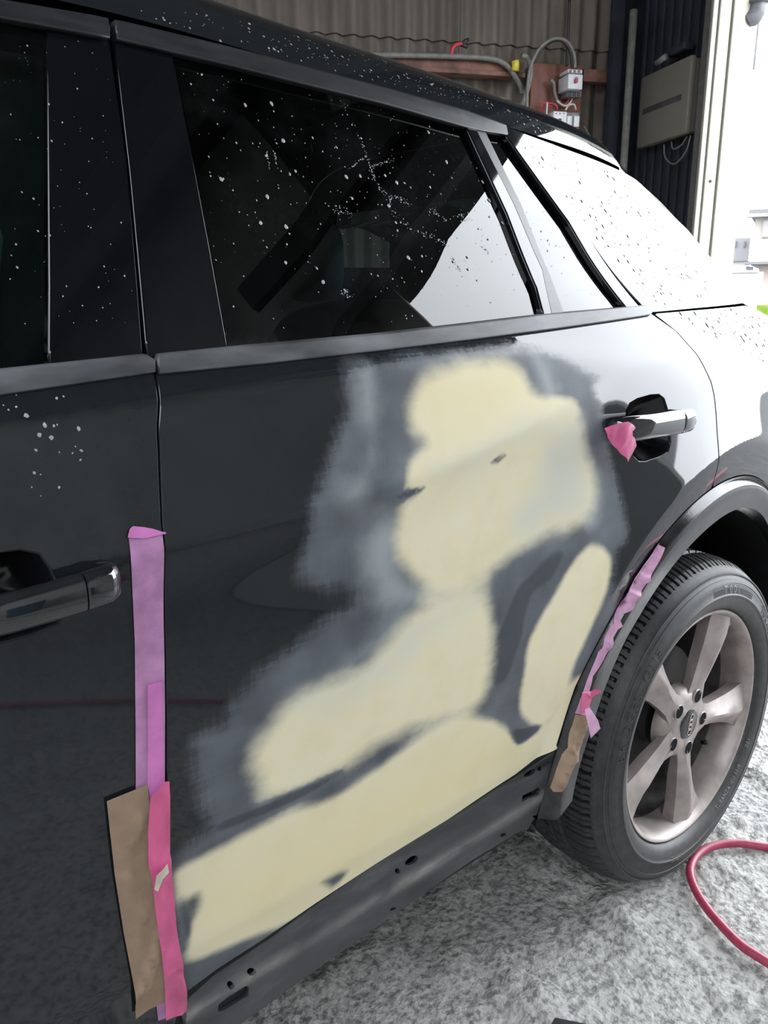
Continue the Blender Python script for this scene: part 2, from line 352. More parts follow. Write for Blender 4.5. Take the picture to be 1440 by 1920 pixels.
def tube_geo(path, rad, seg=10, closed=False):
    P = np.asarray(path, float); n = len(P); T = np.gradient(P, axis=0); T /= np.linalg.norm(T, axis=1, keepdims=True)+1e-12
    up = np.array([.13, .21, .97]); vs = []; fs = []
    r = np.broadcast_to(np.asarray(rad, float), (n,)) if np.ndim(rad) else np.full(n, rad)
    a = np.cross(T[0], up); a /= np.linalg.norm(a)
    for i in range(n):
        a = a - T[i]*np.dot(a, T[i]); a /= np.linalg.norm(a)+1e-12; b2 = np.cross(T[i], a)
        for k in range(seg):
            th = 2*math.pi*k/seg; vs.append(P[i]+r[i]*(math.cos(th)*a+math.sin(th)*b2))
    for i in range(n-1):
        for k in range(seg):
            fs.append((i*seg+k, i*seg+(k+1) % seg, (i+1)*seg+(k+1) % seg, (i+1)*seg+k))
    fs.append(tuple(range(seg))[::-1]); fs.append(tuple(range((n-1)*seg, n*seg))); return vs, fs
def tube(name, path, rad, mat, parent=None, seg=10):
    vs, fs = tube_geo(path, rad, seg); return mesh_obj(name, vs, fs, mat, parent, smooth=True)
def resample(poly, step):
    P = np.asarray(poly, float); out = []
    for i in range(len(P)):
        a, b_ = P[i], P[(i+1) % len(P)]; n = max(1, int(math.ceil(np.hypot(*(b_-a))/step)))
        for k in range(n): out.append(a+(b_-a)*k/n)
    return np.array(out)
def inside(P, poly):
    x, y = P[:, 0], P[:, 1]; c_ = np.zeros(len(P), bool); q = np.asarray(poly); j = len(q)-1
    for i in range(len(q)):
        xi, yi = q[i]; xj, yj = q[j]
        with np.errstate(divide='ignore', invalid='ignore'):
            c_ ^= ((yi > y) != (yj > y)) & (x < (xj-xi)*(y-yi)/(yj-yi+1e-15)+xi)
        j = i
    return c_
def dist(P, poly):
    q = np.asarray(poly); d = np.full(len(P), 1e9)
    for i in range(len(q)):
        a = q[i]; b_ = q[(i+1) % len(q)]; ab = b_-a; L = ab@ab+1e-15
        t = np.clip(((P-a)@ab)/L, 0, 1); d = np.minimum(d, np.hypot(*(P-(a+t[:, None]*ab)).T))
    return d
def sdf(P, poly): return np.where(inside(P, poly), 1, -1)*dist(P, poly)
def area2(P): return .5*np.sum(P[:, 0]*np.roll(P[:, 1], -1)-np.roll(P[:, 0], -1)*P[:, 1])
def panel(name, outline, mat, parent=None, res=.02, off=0., depth=.012, bev=.0015, holes=(), fn=None, attrs=None, kind=None, hole_depth=None, smooth_curve=False):
    """sheet following the body side inside a closed outline given in (x, z)"""
    L = [np.array(outline, float)]+[np.array(h_, float) for h_ in holes]
    loops = []
    for i, l in enumerate(L):
        if (area2(l) > 0) != (i == 0): l = l[::-1]
        loops.append(resample(l, res if i == 0 else min(res, .006)))
    pts = np.vstack(loops); edges = []; s = 0
    for l in loops:
        edges += [(s+i, s+(i+1) % len(l)) for i in range(len(l))]; s += len(l)
    lo, hi = loops[0].min(0), loops[0].max(0)
    gx, gz = np.meshgrid(np.arange(lo[0]+res/2, hi[0], res), np.arange(lo[1]+res/2, hi[1], res)); gz = gz + (np.arange(gx.shape[1]) % 2)*res*.5
    Gp = np.stack([gx.ravel(), gz.ravel()], 1); k = inside(Gp, loops[0])
    for l in loops[1:]: k &= ~inside(Gp, l)
    Gp = Gp[k]
    if len(Gp):
        dd = np.min([dist(Gp, l) for l in loops], axis=0); Gp = Gp[dd > res*.45]
    allp = np.vstack([pts, Gp]) if len(Gp) else pts
    v2, e2, f2, ov, oe, of = delaunay_2d_cdt([Vector((float(a), float(c_))) for a, c_ in allp], edges, [], 1, 1e-7)
    V = np.array([(a.x, a.y) for a in v2])
    tri = [f for f in f2]
    if len(loops) > 1:
        cen = np.array([V[list(f)].mean(0) for f in tri]); k = np.ones(len(tri), bool)
        for l in loops[1:]: k &= ~inside(cen, l)
        tri = [f for f, kk in zip(tri, k) if kk]
    y = S(V[:, 0], V[:, 1])+off
    if fn is not None: y = y+fn(V[:, 0], V[:, 1])
    Nn = Sn(V[:, 0], V[:, 1])
    if fn is not None:
        e = .001; ft = lambda x, z: S(x, z)+fn(x, z)
        Nn = np.stack([(ft(V[:, 0]+e, V[:, 1])-ft(V[:, 0]-e, V[:, 1]))/(2*e), -np.ones(len(V)), (ft(V[:, 0], V[:, 1]+e)-ft(V[:, 0], V[:, 1]-e))/(2*e)], -1); Nn /= np.linalg.norm(Nn, axis=1, keepdims=True)
    verts = [(a, yy, c_) for (a, c_), yy in zip(V, y)]; norms = [tuple(n) for n in Nn]
    faces = []
    for f in tri:
        a, b_, c_ = V[f[0]], V[f[1]], V[f[2]]
        ccw = (b_[0]-a[0])*(c_[1]-a[1])-(b_[1]-a[1])*(c_[0]-a[0]) > 0
        faces.append(tuple(f) if ccw else tuple(f[::-1]))      # front side faces -Y
    A = {k_: list(g_(V[:, 0], V[:, 1])) for k_, g_ in (attrs or {}).items()}
    lut = {}
    for i, o_ in enumerate(ov):
        for q in o_: lut.setdefault(q, i)
    s = 0
    for li, l in enumerate(loops):
        n = len(l); idx = [lut.get(s+i, s+i) for i in range(n)]; s += n
        d = np.roll(l, -1, 0)-np.roll(l, 1, 0); nn = np.stack([d[:, 1], -d[:, 0]], 1); nn /= np.linalg.norm(nn, axis=1, keepdims=True)+1e-12
        dp = depth if li == 0 else (hole_depth or depth)
        rings = [idx]
        for q, (o2, dy, mixn) in enumerate(((bev*.9, bev, .8), (bev*.9, bev, 1.), (bev*.9, dp, 1.))):
            base = len(verts)
            for i in range(n):
                x0, z0 = l[i]+nn[i]*o2; yb = verts[idx[i]][1]; verts.append((x0, yb+dy, z0))
                nv = np.array(norms[idx[i]])*(1-mixn)+np.array([nn[i][0], -.0, nn[i][1]])*mixn; nv /= np.linalg.norm(nv); norms.append(tuple(nv))
                for k_ in A: A[k_].append(A[k_][idx[i]])
            ring = list(range(base, base+n))
            if q != 1:
                pr = rings[-1]
                for i in range(n):
                    j = (i+1) % n; faces.append((pr[i], ring[i], ring[j], pr[j]))
            rings.append(ring)
    return mesh_obj(name, verts, faces, mat, parent, True, norms, A, kind)
def wob(amp, sx, sz, seed):
    r = np.random.default_rng(seed); ks = [(r.normal()*sx, r.normal()*sz, r.uniform(0, 6.28), r.uniform(.3, 1)) for _ in range(6)]
    return lambda x, z: amp*sum(w_*np.sin(a_*x+c_*z+p_) for a_, c_, p_, w_ in ks)/3
def crease(lines, amp, w):
    L = [np.array(l, float) for l in lines]
    def g_(x, z):
        P = np.stack([np.asarray(x).ravel(), np.asarray(z).ravel()], 1); o_ = np.zeros(len(P))
        for l in L:
            ab = l[1]-l[0]; t = np.clip(((P-l[0])@ab)/(ab@ab+1e-12), 0, 1); d = np.hypot(*(P-(l[0]+t[:, None]*ab)).T); o_ -= amp*np.exp(-(d/w)**2)
        return o_.reshape(np.shape(x))
    return g_

# ================================================================ the setting
# worn concrete floor: real relief near the wheel, coarser slabs around it
def hills(x, y, seed, n=140, f0=14, f1=330, amp=.0017):
    r = np.random.default_rng(seed); h_ = np.zeros_like(x)
    for _ in range(n):
        f = math.exp(r.uniform(math.log(f0), math.log(f1))); a = r.uniform(0, 6.283); h_ += np.sin(f*(x*math.cos(a)+y*math.sin(a))+r.uniform(0, 6.28))*amp*(f0/f)**.55
    return h_
fx = np.arange(-1.2, 1.25, .0085); fy = np.arange(-.75, 1.0, .0085); XX, YY = np.meshgrid(fx, fy)
edge = np.clip(np.minimum(np.minimum(XX-fx[0], fx[-1]-XX), np.minimum(YY-fy[0], fy[-1]-YY))/.1, 0, 1)
ZZ = hills(XX, YY, 2)
pit = np.random.default_rng(8).normal(size=XX.shape); pit = (pit+np.roll(pit, 1, 0)+np.roll(pit, 1, 1)+np.roll(np.roll(pit, 1, 0), 1, 1))/2
ZZ = (ZZ+.0016*np.minimum(pit, .6)-.006)*edge - .001
vs = np.stack([XX.ravel(), YY.ravel(), ZZ.ravel()], 1); nx, ny = len(fx), len(fy)
fs = [(j*nx+i, j*nx+i+1, (j+1)*nx+i+1, (j+1)*nx+i) for j in range(ny-1) for i in range(nx-1)]
floor = struct(mesh_obj('floor', vs, fs, m_ground, smooth=True)); floor['label'] = 'rough worn grey concrete floor under the car'
apron = struct(mesh_obj('floor_apron', [G(0, -.2, -.009), G(9.2, -.2, -.009), G(9.2, 8.2, -.009), G(0, 8.2, -.009)], [(0, 1, 2, 3)], m_ground)); apron['label'] = 'concrete workshop floor around the car'
yard = struct(mesh_obj('floor_yard', [(-60, -60, -.016), (60, -60, -.016), (60, 60, -.016), (-60, 60, -.016)], [(0, 1, 2, 3)], m_yard)); yard['label'] = 'dark asphalt yard outside the gateway'

# back wall of corrugated sheets
wall_back = struct(gbox('wall_back', -.1, 9, -.16, -.06, 0, CEIL, m_navy)); wall_back['label'] = 'corrugated metal back wall of the workshop'
def sheet(u0, z0, z1, dv):
    pitch = .0767; n = 10; us = np.linspace(0, pitch*n+.02, n*12+3); vs = []; fs = []
    zz = np.linspace(z0, z1, 6); k = len(us)
    for z in zz:
        for u in us: vs.append(G(u0+u, .0135*math.sin(2*math.pi*u/pitch)+dv, z))
    for j in range(len(zz)-1):
        for i in range(k-1): fs.append((j*k+i, j*k+i+1, (j+1)*k+i+1, (j+1)*k+i))
    me_o = mesh_obj('corrugated_sheet', vs, fs, m_corr, wall_back, True); return me_o
LAP = float(wallpt(900, 80)[2])
u = .02; i = 0
while u < 8.2:
    sheet(u, 0, LAP+.05, -.022-.003*(i % 2)); sheet(u, LAP, CEIL, -.008-.003*(i % 2)); u += .767; i += 1
# side wall with the gateway
wall_right = struct(gbox('wall_right', -.10, -.02, 0, V0-.06, 0, CEIL, m_navy)); wall_right['label'] = 'dark navy wing wall beside the gateway'
for k in range(9):
    p = .011+k*(V0-.09)/9
    gbox('wall_rib', -.02, .004, p, p+.045, 0, CEIL, m_navy, wall_right, .004)
wr2 = struct(gbox('wall_right_far', -.10, 0, V_END, 8, 0, CEIL, m_conc)); wr2['label'] = 'plaster wall on the far side of the gateway'
lin = struct(gbox('trim_1', -.12, .10, V0-.06, V_END, LINTEL, CEIL, m_roofin)); lin['label'] = 'lintel above the gateway'
gbox('lintel_rail', .10, .16, V0, V_END+.6, LINTEL-.06, LINTEL+.12, m_grey, lin); gbox('lintel_rail', .16, .20, V0, V_END+.6, LINTEL+.22, LINTEL+.34, m_roofin, lin)
wl = struct(gbox('wall_left', 9, 9.1, -.16, 8, 0, CEIL, m_conc)); wl['label'] = 'plain end wall of the workshop'
wf = struct(gbox('wall_front', -.10, 9.1, 8, 8.1, 0, CEIL, m_conc)); wf['label'] = 'plain wall behind the photographer'
ceil = struct(gbox('ceiling', -.1, ADDED_SKYLIGHTS[0][0], -.16, 8.1, CEIL, CEIL+.08, m_roofin)); ceil['label'] = 'workshop roof with three skylight openings added to light the filler'
us_ = [s_[1] for s_ in ADDED_SKYLIGHTS]; un = [s_[0] for s_ in ADDED_SKYLIGHTS[1:]]+[9.1]
for a_, b_ in zip(us_, un): gbox('roof_bay', a_, b_, -.16, 8.1, CEIL, CEIL+.08, m_roofin, ceil)
for s_ in ADDED_SKYLIGHTS:
    gbox('roof_bay', s_[0], s_[1], -.16, s_[2], CEIL, CEIL+.08, m_roofin, ceil); gbox('roof_bay', s_[0], s_[1], s_[3], 8.1, CEIL, CEIL+.08, m_roofin, ceil)
for k in range(4): gbox('roof_beam', .3+k*2.6, .42+k*2.6, -.05, 8, CEIL-.22, CEIL, m_grey, ceil)
# steel column in the corner
colm = struct(gbox('trim_2', -.02, .10, -.04, .10, 0, CEIL, m_navy)); colm['label'] = 'navy steel column in the corner of the back wall'
gbox('flange', -.02, .16, -.05, -.035, 0, CEIL, m_navy, colm); gbox('flange', -.02, .16, .085, .10, 0, CEIL, m_navy, colm)
# gateway jamb
jamb = struct(gbox('door_1', -.02, .045, V0-.06, V0-.012, 0, LINTEL, m_jambg)); jamb['label'] = 'cream painted gateway jamb at the edge of the daylight'
gbox('jamb_strip', .030, .050, V0-.016, V0, 0, LINTEL, m_jamb, jamb, .003)
gbox('jamb_strip', -.030, .018, V0-.03, V0-.004, 0, LINTEL, m_jamb, jamb, .003)
gbox('jamb_panel', -.14, -.034, V0-.05, V0+.004, 0, LINTEL, m_jamb, jamb, .004)
gbox('jamb_groove', -.036, -.028, V0-.05, V0-.012, 0, LINTEL, m_jambg, jamb)
for q in (.9, 1.55, 2.2):
    bm = bmesh.new(); bmesh.ops.create_icosphere(bm, subdivisions=2, radius=.006, matrix=Matrix.Translation(Vector(G(-.006, V0-.002, q)))); bm_obj('screw_head', bm, m_grey, jamb, True)
gbox('latch_plate', -.152, -.14, V0-.02, V0+.0, 1.95, 2.5, m_grey, jamb, .002)

# ================================================================ the car
car = thing('car', (-.6, .87, 0), 'black compact car with sanded and cream-filled rear door', 'car')
BT = [(297, 668), (428, 655), (700, 630), (1020, 592), (1208, 575)]           # top of rear belt trim
BB = [(297, 697), (500, 677), (700, 655), (880, 634), (1050, 612), (1215, 589)]
GL = [(287, 697), (292, 800), (300, 985), (304, 1200), (306, 1450), (312, 1600), (322, 1750), (335, 1890)]
GR = [(296, 699), (301, 800), (308, 985), (313, 1200), (315, 1450), (321, 1600), (331, 1750), (346, 1890)]
gl = PX(GL); gr = PX(GR)
B3 = [(346, 1862), (407, 1817), (500, 1757), (591, 1694), (707, 1618), (839, 1537), (966, 1452), (1046, 1398)]
b3 = PX(B3)
def arc(tab_a, tab_r, a0, a1, n, dr=0.):
    return [(WC[0]+(np.interp(math.radians(t), tab_a, tab_r)+dr)*math.cos(math.radians(t)), WC[1]+(np.interp(math.radians(t), tab_a, tab_r)+dr)*math.sin(math.radians(t))) for t in np.linspace(a0, a1, n)]
shut = PX([(1222, 590), (1268, 622), (1305, 664), (1332, 716), (1342, 780), (1346, 838), (1337, 905)])
sx, sz = shut[-1]; TH_S = math.degrees(math.atan2(sz-WC[1], sx-WC[0]))
bx_, bz_ = b3[-1]; TH_B = math.degrees(math.atan2(bz_-WC[1], bx_-WC[0]))
arc_door = arc(_am, _rm, TH_S+.6, TH_B, 30, .004)
outline = PX(BB[:-1]+[(1212, 591)])
outline = [gr[0]]+outline[1:]+shut[0:]+arc_door+b3[::-1]+gr[1:-1][::-1]
# masks -----------------------------------------------------------
def soft_poly(px, w):
    c = np.array(px, float); c = catmull(np.vstack([c[-2:], c, c[:2]]), 4)[8:-8]
    q = np.array(PX([tuple(p_) for p_ in c]))
    return lambda P: np.clip(.5+.5*sdf(P, q)/w, 0, 1)
def soft_line(px, w):
    q = np.array(PX(px))
    def g_(P):
        d = np.full(len(P), 1e9)
        for a_, b2 in zip(q[:-1], q[1:]):
            ab = b2-a_; t = np.clip(((P-a_)@ab)/(ab@ab), 0, 1); d = np.minimum(d, np.hypot(*(P-(a_+t[:, None]*ab)).T))
        return np.exp(-(d/w)**2)
    return g_
def mk(lst):
    def g_(x, z):
        P = np.stack([x, z], 1); o_ = np.zeros(len(P))
        for f in lst: o_ = 1-(1-o_)*(1-f(P))
        return o_
    return g_
F1 = [(768, 745), (790, 710), (830, 690), (870, 678), (930, 672), (970, 688), (998, 730), (1040, 768), (1000, 798), (940, 834), (880, 862), (800, 888), (776, 890), (778, 865), (795, 832), (772, 808), (765, 775)]
F2 = [(748, 975), (752, 950), (775, 925), (840, 897), (905, 872), (960, 842), (1000, 818), (1052, 772), (1076, 772), (1092, 800), (1098, 840), (1116, 895), (1114, 950), (1082, 988), (1020, 1006), (975, 1030), (935, 1062), (890, 1092), (840, 1108), (795, 1098), (760, 1062), (742, 1010)]
F3 = [(472, 1405), (500, 1360), (550, 1312), (620, 1278), (690, 1248), (740, 1185), (785, 1140), (840, 1112), (905, 1108), (922, 1150), (922, 1210), (916, 1285), (884, 1335), (820, 1352), (760, 1376), (700, 1408), (650, 1440), (600, 1462), (545, 1490), (496, 1500), (482, 1470), (466, 1435)]
F4 = [(984, 1250), (990, 1205), (1015, 1155), (1042, 1110), (1078, 1050), (1112, 1022), (1146, 1046), (1136, 1110), (1112, 1168), (1082, 1235), (1058, 1300), (1030, 1346), (1006, 1360), (978, 1336), (975, 1300)]
F5 = [(326, 1645), (350, 1622), (420, 1584), (520, 1532), (610, 1500), (665, 1470), (730, 1425), (800, 1378), (850, 1352), (890, 1346), (940, 1360), (966, 1388), (985, 1388), (1030, 1352), (1052, 1310), (1072, 1278), (1092, 1268), (1090, 1310), (1066, 1385), (1050, 1412), (966, 1462), (839, 1548), (707, 1630), (610, 1692), (545, 1728), (470, 1758), (420, 1778), (352, 1800), (338, 1740)]
F7 = [(768, 912), (790, 868), (850, 850), (940, 808), (1000, 770), (1050, 748), (1080, 768), (1030, 830), (940, 880), (850, 912), (790, 930)]
F6 = [(530, 1712), (620, 1655), (640, 1660), (540, 1728)]
SD = [(648, 700), (700, 678), (900, 652), (1020, 660), (1090, 690), (1122, 708), (1112, 735), (1128, 775), (1140, 840), (1160, 920), (1178, 1000), (1160, 1040), (1150, 1090), (1150, 1180), (1110, 1250), (1100, 1290), (1050, 1410), (966, 1462), (707, 1624), (500, 1765), (346, 1870), (330, 1760), (322, 1660), (318, 1615), (372, 1568), (392, 1545), (378, 1490), (362, 1420), (366, 1380), (420, 1350), (436, 1312), (500, 1245), (585, 1185), (660, 1130), (640, 1100), (560, 1085), (575, 1010), (592, 930), (622, 850), (646, 780)]
TH = [(660, 690), (700, 690), (712, 760), (706, 860), (690, 930), (650, 950), (640, 920), (690, 850), (668, 770)]
TH2 = [(672, 1060), (700, 985), (745, 960), (760, 1060), (840, 1110), (800, 1150), (720, 1150), (690, 1120)]
TH3 = [(560, 1320), (500, 1360), (470, 1420), (480, 1500), (510, 1500), (520, 1400), (640, 1260), (760, 1180), (700, 1200)]
TH4 = [(1000, 668), (1030, 690), (1050, 730), (1036, 760), (1010, 730)]
TH5 = [(1060, 770), (1100, 780), (1110, 860), (1130, 900), (1120, 980), (1095, 990), (1110, 900), (1085, 800)]
D1 = [(1010, 1060), (1048, 1036), (1054, 1048), (1030, 1090), (1000, 1110), (984, 1150), (975, 1200), (950, 1270), (926, 1280), (924, 1220), (950, 1150), (975, 1100)]
D2 = [(560, 1482), (620, 1456), (640, 1448), (600, 1476), (520, 1516), (440, 1548), (400, 1560), (420, 1540), (500, 1508)]
D3 = [(918, 868), (940, 852), (950, 852), (930, 870)]
D4 = [(742, 930), (790, 912), (795, 918), (750, 938)]
D5 = [(340, 1700), (370, 1672), (378, 1690), (360, 1740), (346, 1780)]
D6 = [(960, 1370), (985, 1366), (1012, 1362), (1000, 1376), (970, 1394)]
D7 = [(600, 1655), (640, 1634), (650, 1640), (620, 1668)]
D8 = [(372, 1830), (480, 1752), (500, 1742), (480, 1770), (390, 1836)]
fillm = mk([soft_poly(F1, .026), soft_poly(F2, .026), soft_poly(F3, .030), soft_poly(F4, .012), soft_poly(F5, .013), soft_poly(F7, .014)])
halom = mk([soft_poly(F1, .05), soft_poly(F2, .05), soft_poly(F3, .055), soft_poly(F4, .018), soft_poly(F5, .018)])
darkm = mk([soft_poly(D1, .010), soft_poly(D2, .006), soft_poly(D3, .004), soft_poly(D4, .004), soft_poly(D5, .008), soft_poly(D6, .004), soft_poly(D7, .008)])
thinm = mk([soft_poly(TH, .03), soft_poly(TH2, .03), soft_poly(TH3, .03), soft_poly(TH4, .025), soft_poly(TH5, .02)])
sandm = mk([soft_poly(SD, .028)])
yelm = mk([soft_poly([(800, 1450), (900, 1390), (960, 1420), (700, 1590), (450, 1720), (380, 1700), (600, 1560)], .06), soft_poly([(790, 700), (960, 700), (960, 760), (820, 780)], .05)])
palem = mk([soft_poly([(1020, 830), (1080, 790), (1112, 900), (1105, 975), (1010, 1000), (960, 985), (1000, 900)], .05), soft_poly([(560, 1310), (700, 1245), (780, 1150), (900, 1120), (840, 1180), (700, 1290), (600, 1340)], .06), soft_poly([(800, 880), (860, 850), (1000, 780), (1000, 810), (860, 890)], .03)])
cutm = mk([soft_poly(D3, .004), soft_poly(D4, .004), soft_poly(D5, .012), soft_poly(D6, .005), soft_poly(D7, .012), soft_poly(D2, .006)])
def fill_att(x, z): return np.maximum(0, fillm(x, z) - .85*cutm(x, z))
cup_px = [(1172, 800), (1173, 770), (1180, 755), (1195, 746), (1220, 739), (1236, 738), (1246, 746), (1252, 765), (1257, 790), (1259, 830), (1254, 848), (1238, 857), (1212, 866), (1198, 866), (1188, 856), (1180, 830)]
cup = PX(cup_px)
rear_door = panel('rear_door', outline, m_door, car, res=.0065, depth=.02, bev=.0018, holes=[cup],
                  attrs={'sand': sandm, 'fill': fill_att, 'dark': darkm, 'thin': thinm, 'yellow': yelm, 'halo': halom, 'pale': palem})
rear_door['label'] = 'rear door half covered in cream filler and grey sanding'
def bowl(name, outl, depth, mat, parent, off=.001):
    P = resample(outl, .008); c_ = P.mean(0); n = len(P); vs = []; fs = []; K = 7
    yr = S(P[:, 0], P[:, 1]); yc = float(S(c_[0], c_[1]))
    for k in range(K):
        t = 1-k/(K-1)*.999 if k < K-1 else .02
        d = depth*(1-t**3.0)
        for i in range(n):
            q = c_+(P[i]-c_)*t; vs.append((q[0], (yr[i]*t+yc*(1-t))+off+d, q[1]))
    for k in range(K-1):
        for i in range(n):
            j = (i+1) % n; fs.append((k*n+i, k*n+j, (k+1)*n+j, (k+1)*n+i))
    fs.append(tuple(range((K-1)*n, K*n)))
    return mesh_obj(name, vs, fs, mat, parent, True)
bowl('handle_cup', cup, .045, m_cup, rear_door)
def loft(name, secs, mat, parent, seg=20, p=2.6):
    """secs: (x, yc, zc, half depth, half height)"""
    vs = []; fs = []; n = len(secs)
    for (x, yc, zc, hy, hz) in secs:
        for k in range(seg):
            t = 2*math.pi*k/seg; c_, s_ = math.cos(t), math.sin(t)
            vs.append((x, yc+hy*math.copysign(abs(c_)**(2/p), c_), zc+hz*math.copysign(abs(s_)**(2/p), s_)))
    for i in range(n-1):
        for k in range(seg): fs.append((i*seg+k, i*seg+(k+1) % seg, (i+1)*seg+(k+1) % seg, (i+1)*seg+k))
    fs.append(tuple(range(seg))[::-1]); fs.append(tuple(range((n-1)*seg, n*seg)))
    bm = bmesh.new(); me = bpy.data.meshes.new('t'); me.from_pydata(vs, [], fs); bm.from_mesh(me); return bm_obj(name, bm, mat, parent, True)
def handle(parent, x0, x1, z0, z1, yf, hz):
    """grip from x0 to x1 with a fixed end block at x1; yf is its outer face"""
    L = x1-x0; secs = []
    for t, ys, hs, hy in ((0, .55, .55, .010), (.03, .25, .85, .012), (.1, .06, 1, .012), (.3, 0, 1, .011), (.55, 0, 1, .011), (.70, .0, 1, .011), (.733, .0, .99, .011)):
        secs.append((x0+L*t, yf+.012+ys*.025+.022*(t-.45)**2, z0+(z1-z0)*t, hy, hz*hs))
    h_ = loft('door_handle', secs, m_chromeb, parent)
    secs = []
    for t, ys, hs, hy in ((.742, 0, .99, .011), (.76, .0, 1, .012), (.9, .05, .98, .013), (.96, .22, .9, .013), (.99, .5, .75, .011), (1, .8, .6, .008)):
        secs.append((x0+L*t, yf+.012+ys*.025+.022*(t-.45)**2, z0+(z1-z0)*t, hy, hz*hs))
    loft('handle_cap', secs, m_chromeb, parent); return h_
hp0 = onY(1158, 808, -.022); hp1 = onY(1297, 787, -.022)
handle(rear_door, hp0[0], hp1[0], hp0[2]+.002, hp1[2]+.002, float(S(-.2, .92))-.040, .0185)

# lower skin of the rear door, where the cladding is missing
low_px = [(346, 1880), (407, 1827), (500, 1767), (591, 1704), (707, 1628), (839, 1547), (966, 1460), (1038, 1412), (1047, 1402), (1042, 1425), (1030, 1465), (1018, 1495), (1004, 1532), (992, 1549), (886, 1612), (697, 1744), (560, 1842), (459, 1914), (410, 1950), (352, 1952)]
def circ(cx, cy, rx, ry, rot=0, n=14):
    return [(cx+rx*math.cos(t)*math.cos(rot)-ry*math.sin(t)*math.sin(rot), cy+rx*math.cos(t)*math.sin(rot)+ry*math.sin(t)*math.cos(rot)) for t in np.linspace(0, 2*math.pi, n, endpoint=False)]
REC = .016
holes_px = [circ(431, 1846, 7, 8), circ(470, 1821, 9, 7, -.5), [(408, 1898), (409, 1884), (428, 1869), (462, 1848), (468, 1851), (466, 1868), (440, 1884), (414, 1900)],
            circ(774, 1616, 15, 6.5, -.6), circ(747, 1635, 5, 6), circ(737, 1705, 7, 3.5, -.5), circ(944, 1566, 7, 4, -.4),
            circ(1017, 1443, 4.5, 6), circ(998, 1452, 13, 7, -.6), [(978, 1505), (980, 1492), (996, 1484), (1011, 1476), (1014, 1481), (1009, 1490), (994, 1497)]]
ARCH[0] = False
low = PX(low_px, REC)
def dent(x, z):
    return .006*np.exp(-((z-.372)/.014)**2) + .004*np.exp(-((x+.66)/.10)**2-((z-.36)/.03)**2) - .004*np.exp(-((z-.312)/.010)**2) + .003*np.exp(-((x+.50)/.05)**2-((z-.37)/.03)**2)
wear = lambda x, z: np.exp(-((z-.306)/.013)**2)*(.5+.5*np.sin(x*9+1)**2)
lowfill = lambda x, z: mk([soft_poly([(840, 1545), (900, 1508), (960, 1475), (1010, 1440), (1040, 1400), (966, 1452)], .006)])(x, z)*.85
lower_panel = panel('lower_door_panel', low, m_lower, rear_door, res=.008, off=REC, depth=.012, bev=.001, holes=[PX(h_, REC) for h_ in holes_px], fn=dent, attrs={'wear': wear, 'fill': lowfill}, hole_depth=.006)
lower_panel['label'] = 'bare scuffed lower door skin with clip holes'
panel('inner_door_panel', [(x_, z_) for x_, z_ in ((-1.035, .30), (-.44, .30), (-.40, .39), (-.42, .405), (-1.03, .405))], m_dark, rear_door, res=.05, off=.045, depth=.004, bev=0)
ARCH[0] = True
# trims and glass of the rear door
panel('belt_trim', PX(BT+[(1222, 580), (1215, 588)])+PX(BB[:-1])[::-1], m_trimgrey, rear_door, res=.012, off=-.006, depth=.012, bev=.003)
TT = [(219, 42), (430, 92), (635, 145), (760, 178), (875, 210), (947, 236)]
TB = [(950, 251), (905, 244), (870, 236), (720, 193), (560, 153), (430, 120), (221, 71)]
panel('window_frame_trim', PX(TT, -.004)+PX(TB, -.004), m_trim, rear_door, res=.012, off=-.007, depth=.015, bev=.003)
panel('pillar_trim', PX([(220, 74), (322, 97), (352, 250), (390, 450), (427, 655), (281, 668), (268, 520), (250, 328)]), m_gloss, rear_door, res=.015, off=.0015, depth=.012, bev=.0028)
panel('window_glass', PX([(325, 98), (430, 122), (560, 155), (720, 195), (868, 238), (884, 256), (950, 400), (1008, 545), (1016, 594), (700, 632), (431, 656), (393, 450), (355, 250)], .006), m_glassR, rear_door, res=.02, off=.007, depth=.004, bev=.0008)
panel('window_divider', PX([(872, 237), (888, 241), (960, 385), (1012, 505), (1030, 590), (1018, 593), (1004, 540), (948, 400)]), m_gloss, rear_door, res=.012, off=-.004, depth=.014, bev=.003)
panel('window_divider', PX([(889, 241), (906, 245), (975, 385), (1030, 520), (1055, 588), (1032, 590), (1014, 505), (962, 385)]), m_trim, rear_door, res=.012, off=-.003, depth=.014, bev=.003)
panel('quarter_glass', PX([(909, 247), (948, 253), (1060, 415), (1169, 577), (1058, 588), (1033, 520), (978, 385)], .006), m_glassR, rear_door, res=.02, off=.007, depth=.004, bev=.0008)
panel('quarter_window_trim', PX([(945, 236), (951, 238), (1000, 312), (1090, 430), (1195, 577), (1172, 578), (1062, 415), (946, 254)]), m_gloss, rear_door, res=.012, off=-.005, depth=.014, bev=.004)

# front door
fo = gl[0:1]+gl[1:]+[(-1.072, .295), (-1.95, .295), (-2.05, .5), (-2.05, 1.03)]+PX([(0, 736), (150, 717)])
fcup = PX([(-90, 1120), (-70, 1060), (-20, 1036), (40, 1028), (78, 1036), (98, 1062), (112, 1100), (124, 1150), (110, 1172), (60, 1192), (0, 1208), (-60, 1215), (-95, 1180)])
front_door = panel('front_door', fo, m_paint, car, res=.016, depth=.02, bev=.0032, holes=[fcup])
bowl('handle_cup', fcup, .05, m_cup, front_door)
q0 = onY(-95, 1170, -.03); q1 = onY(236, 1090, -.03)
handle(front_door, q0[0], q1[0], q0[2]-.004, q1[2], float(S(-1.15, .88))-.045, .0165)
panel('belt_trim', [(-2.0, 1.06), (-2.0, 1.035)]+PX([(0, 735), (286, 694), (284, 676), (270, 669), (150, 682), (0, 698)]), m_trimgrey, front_door, res=.012, off=-.006, depth=.012, bev=.003)
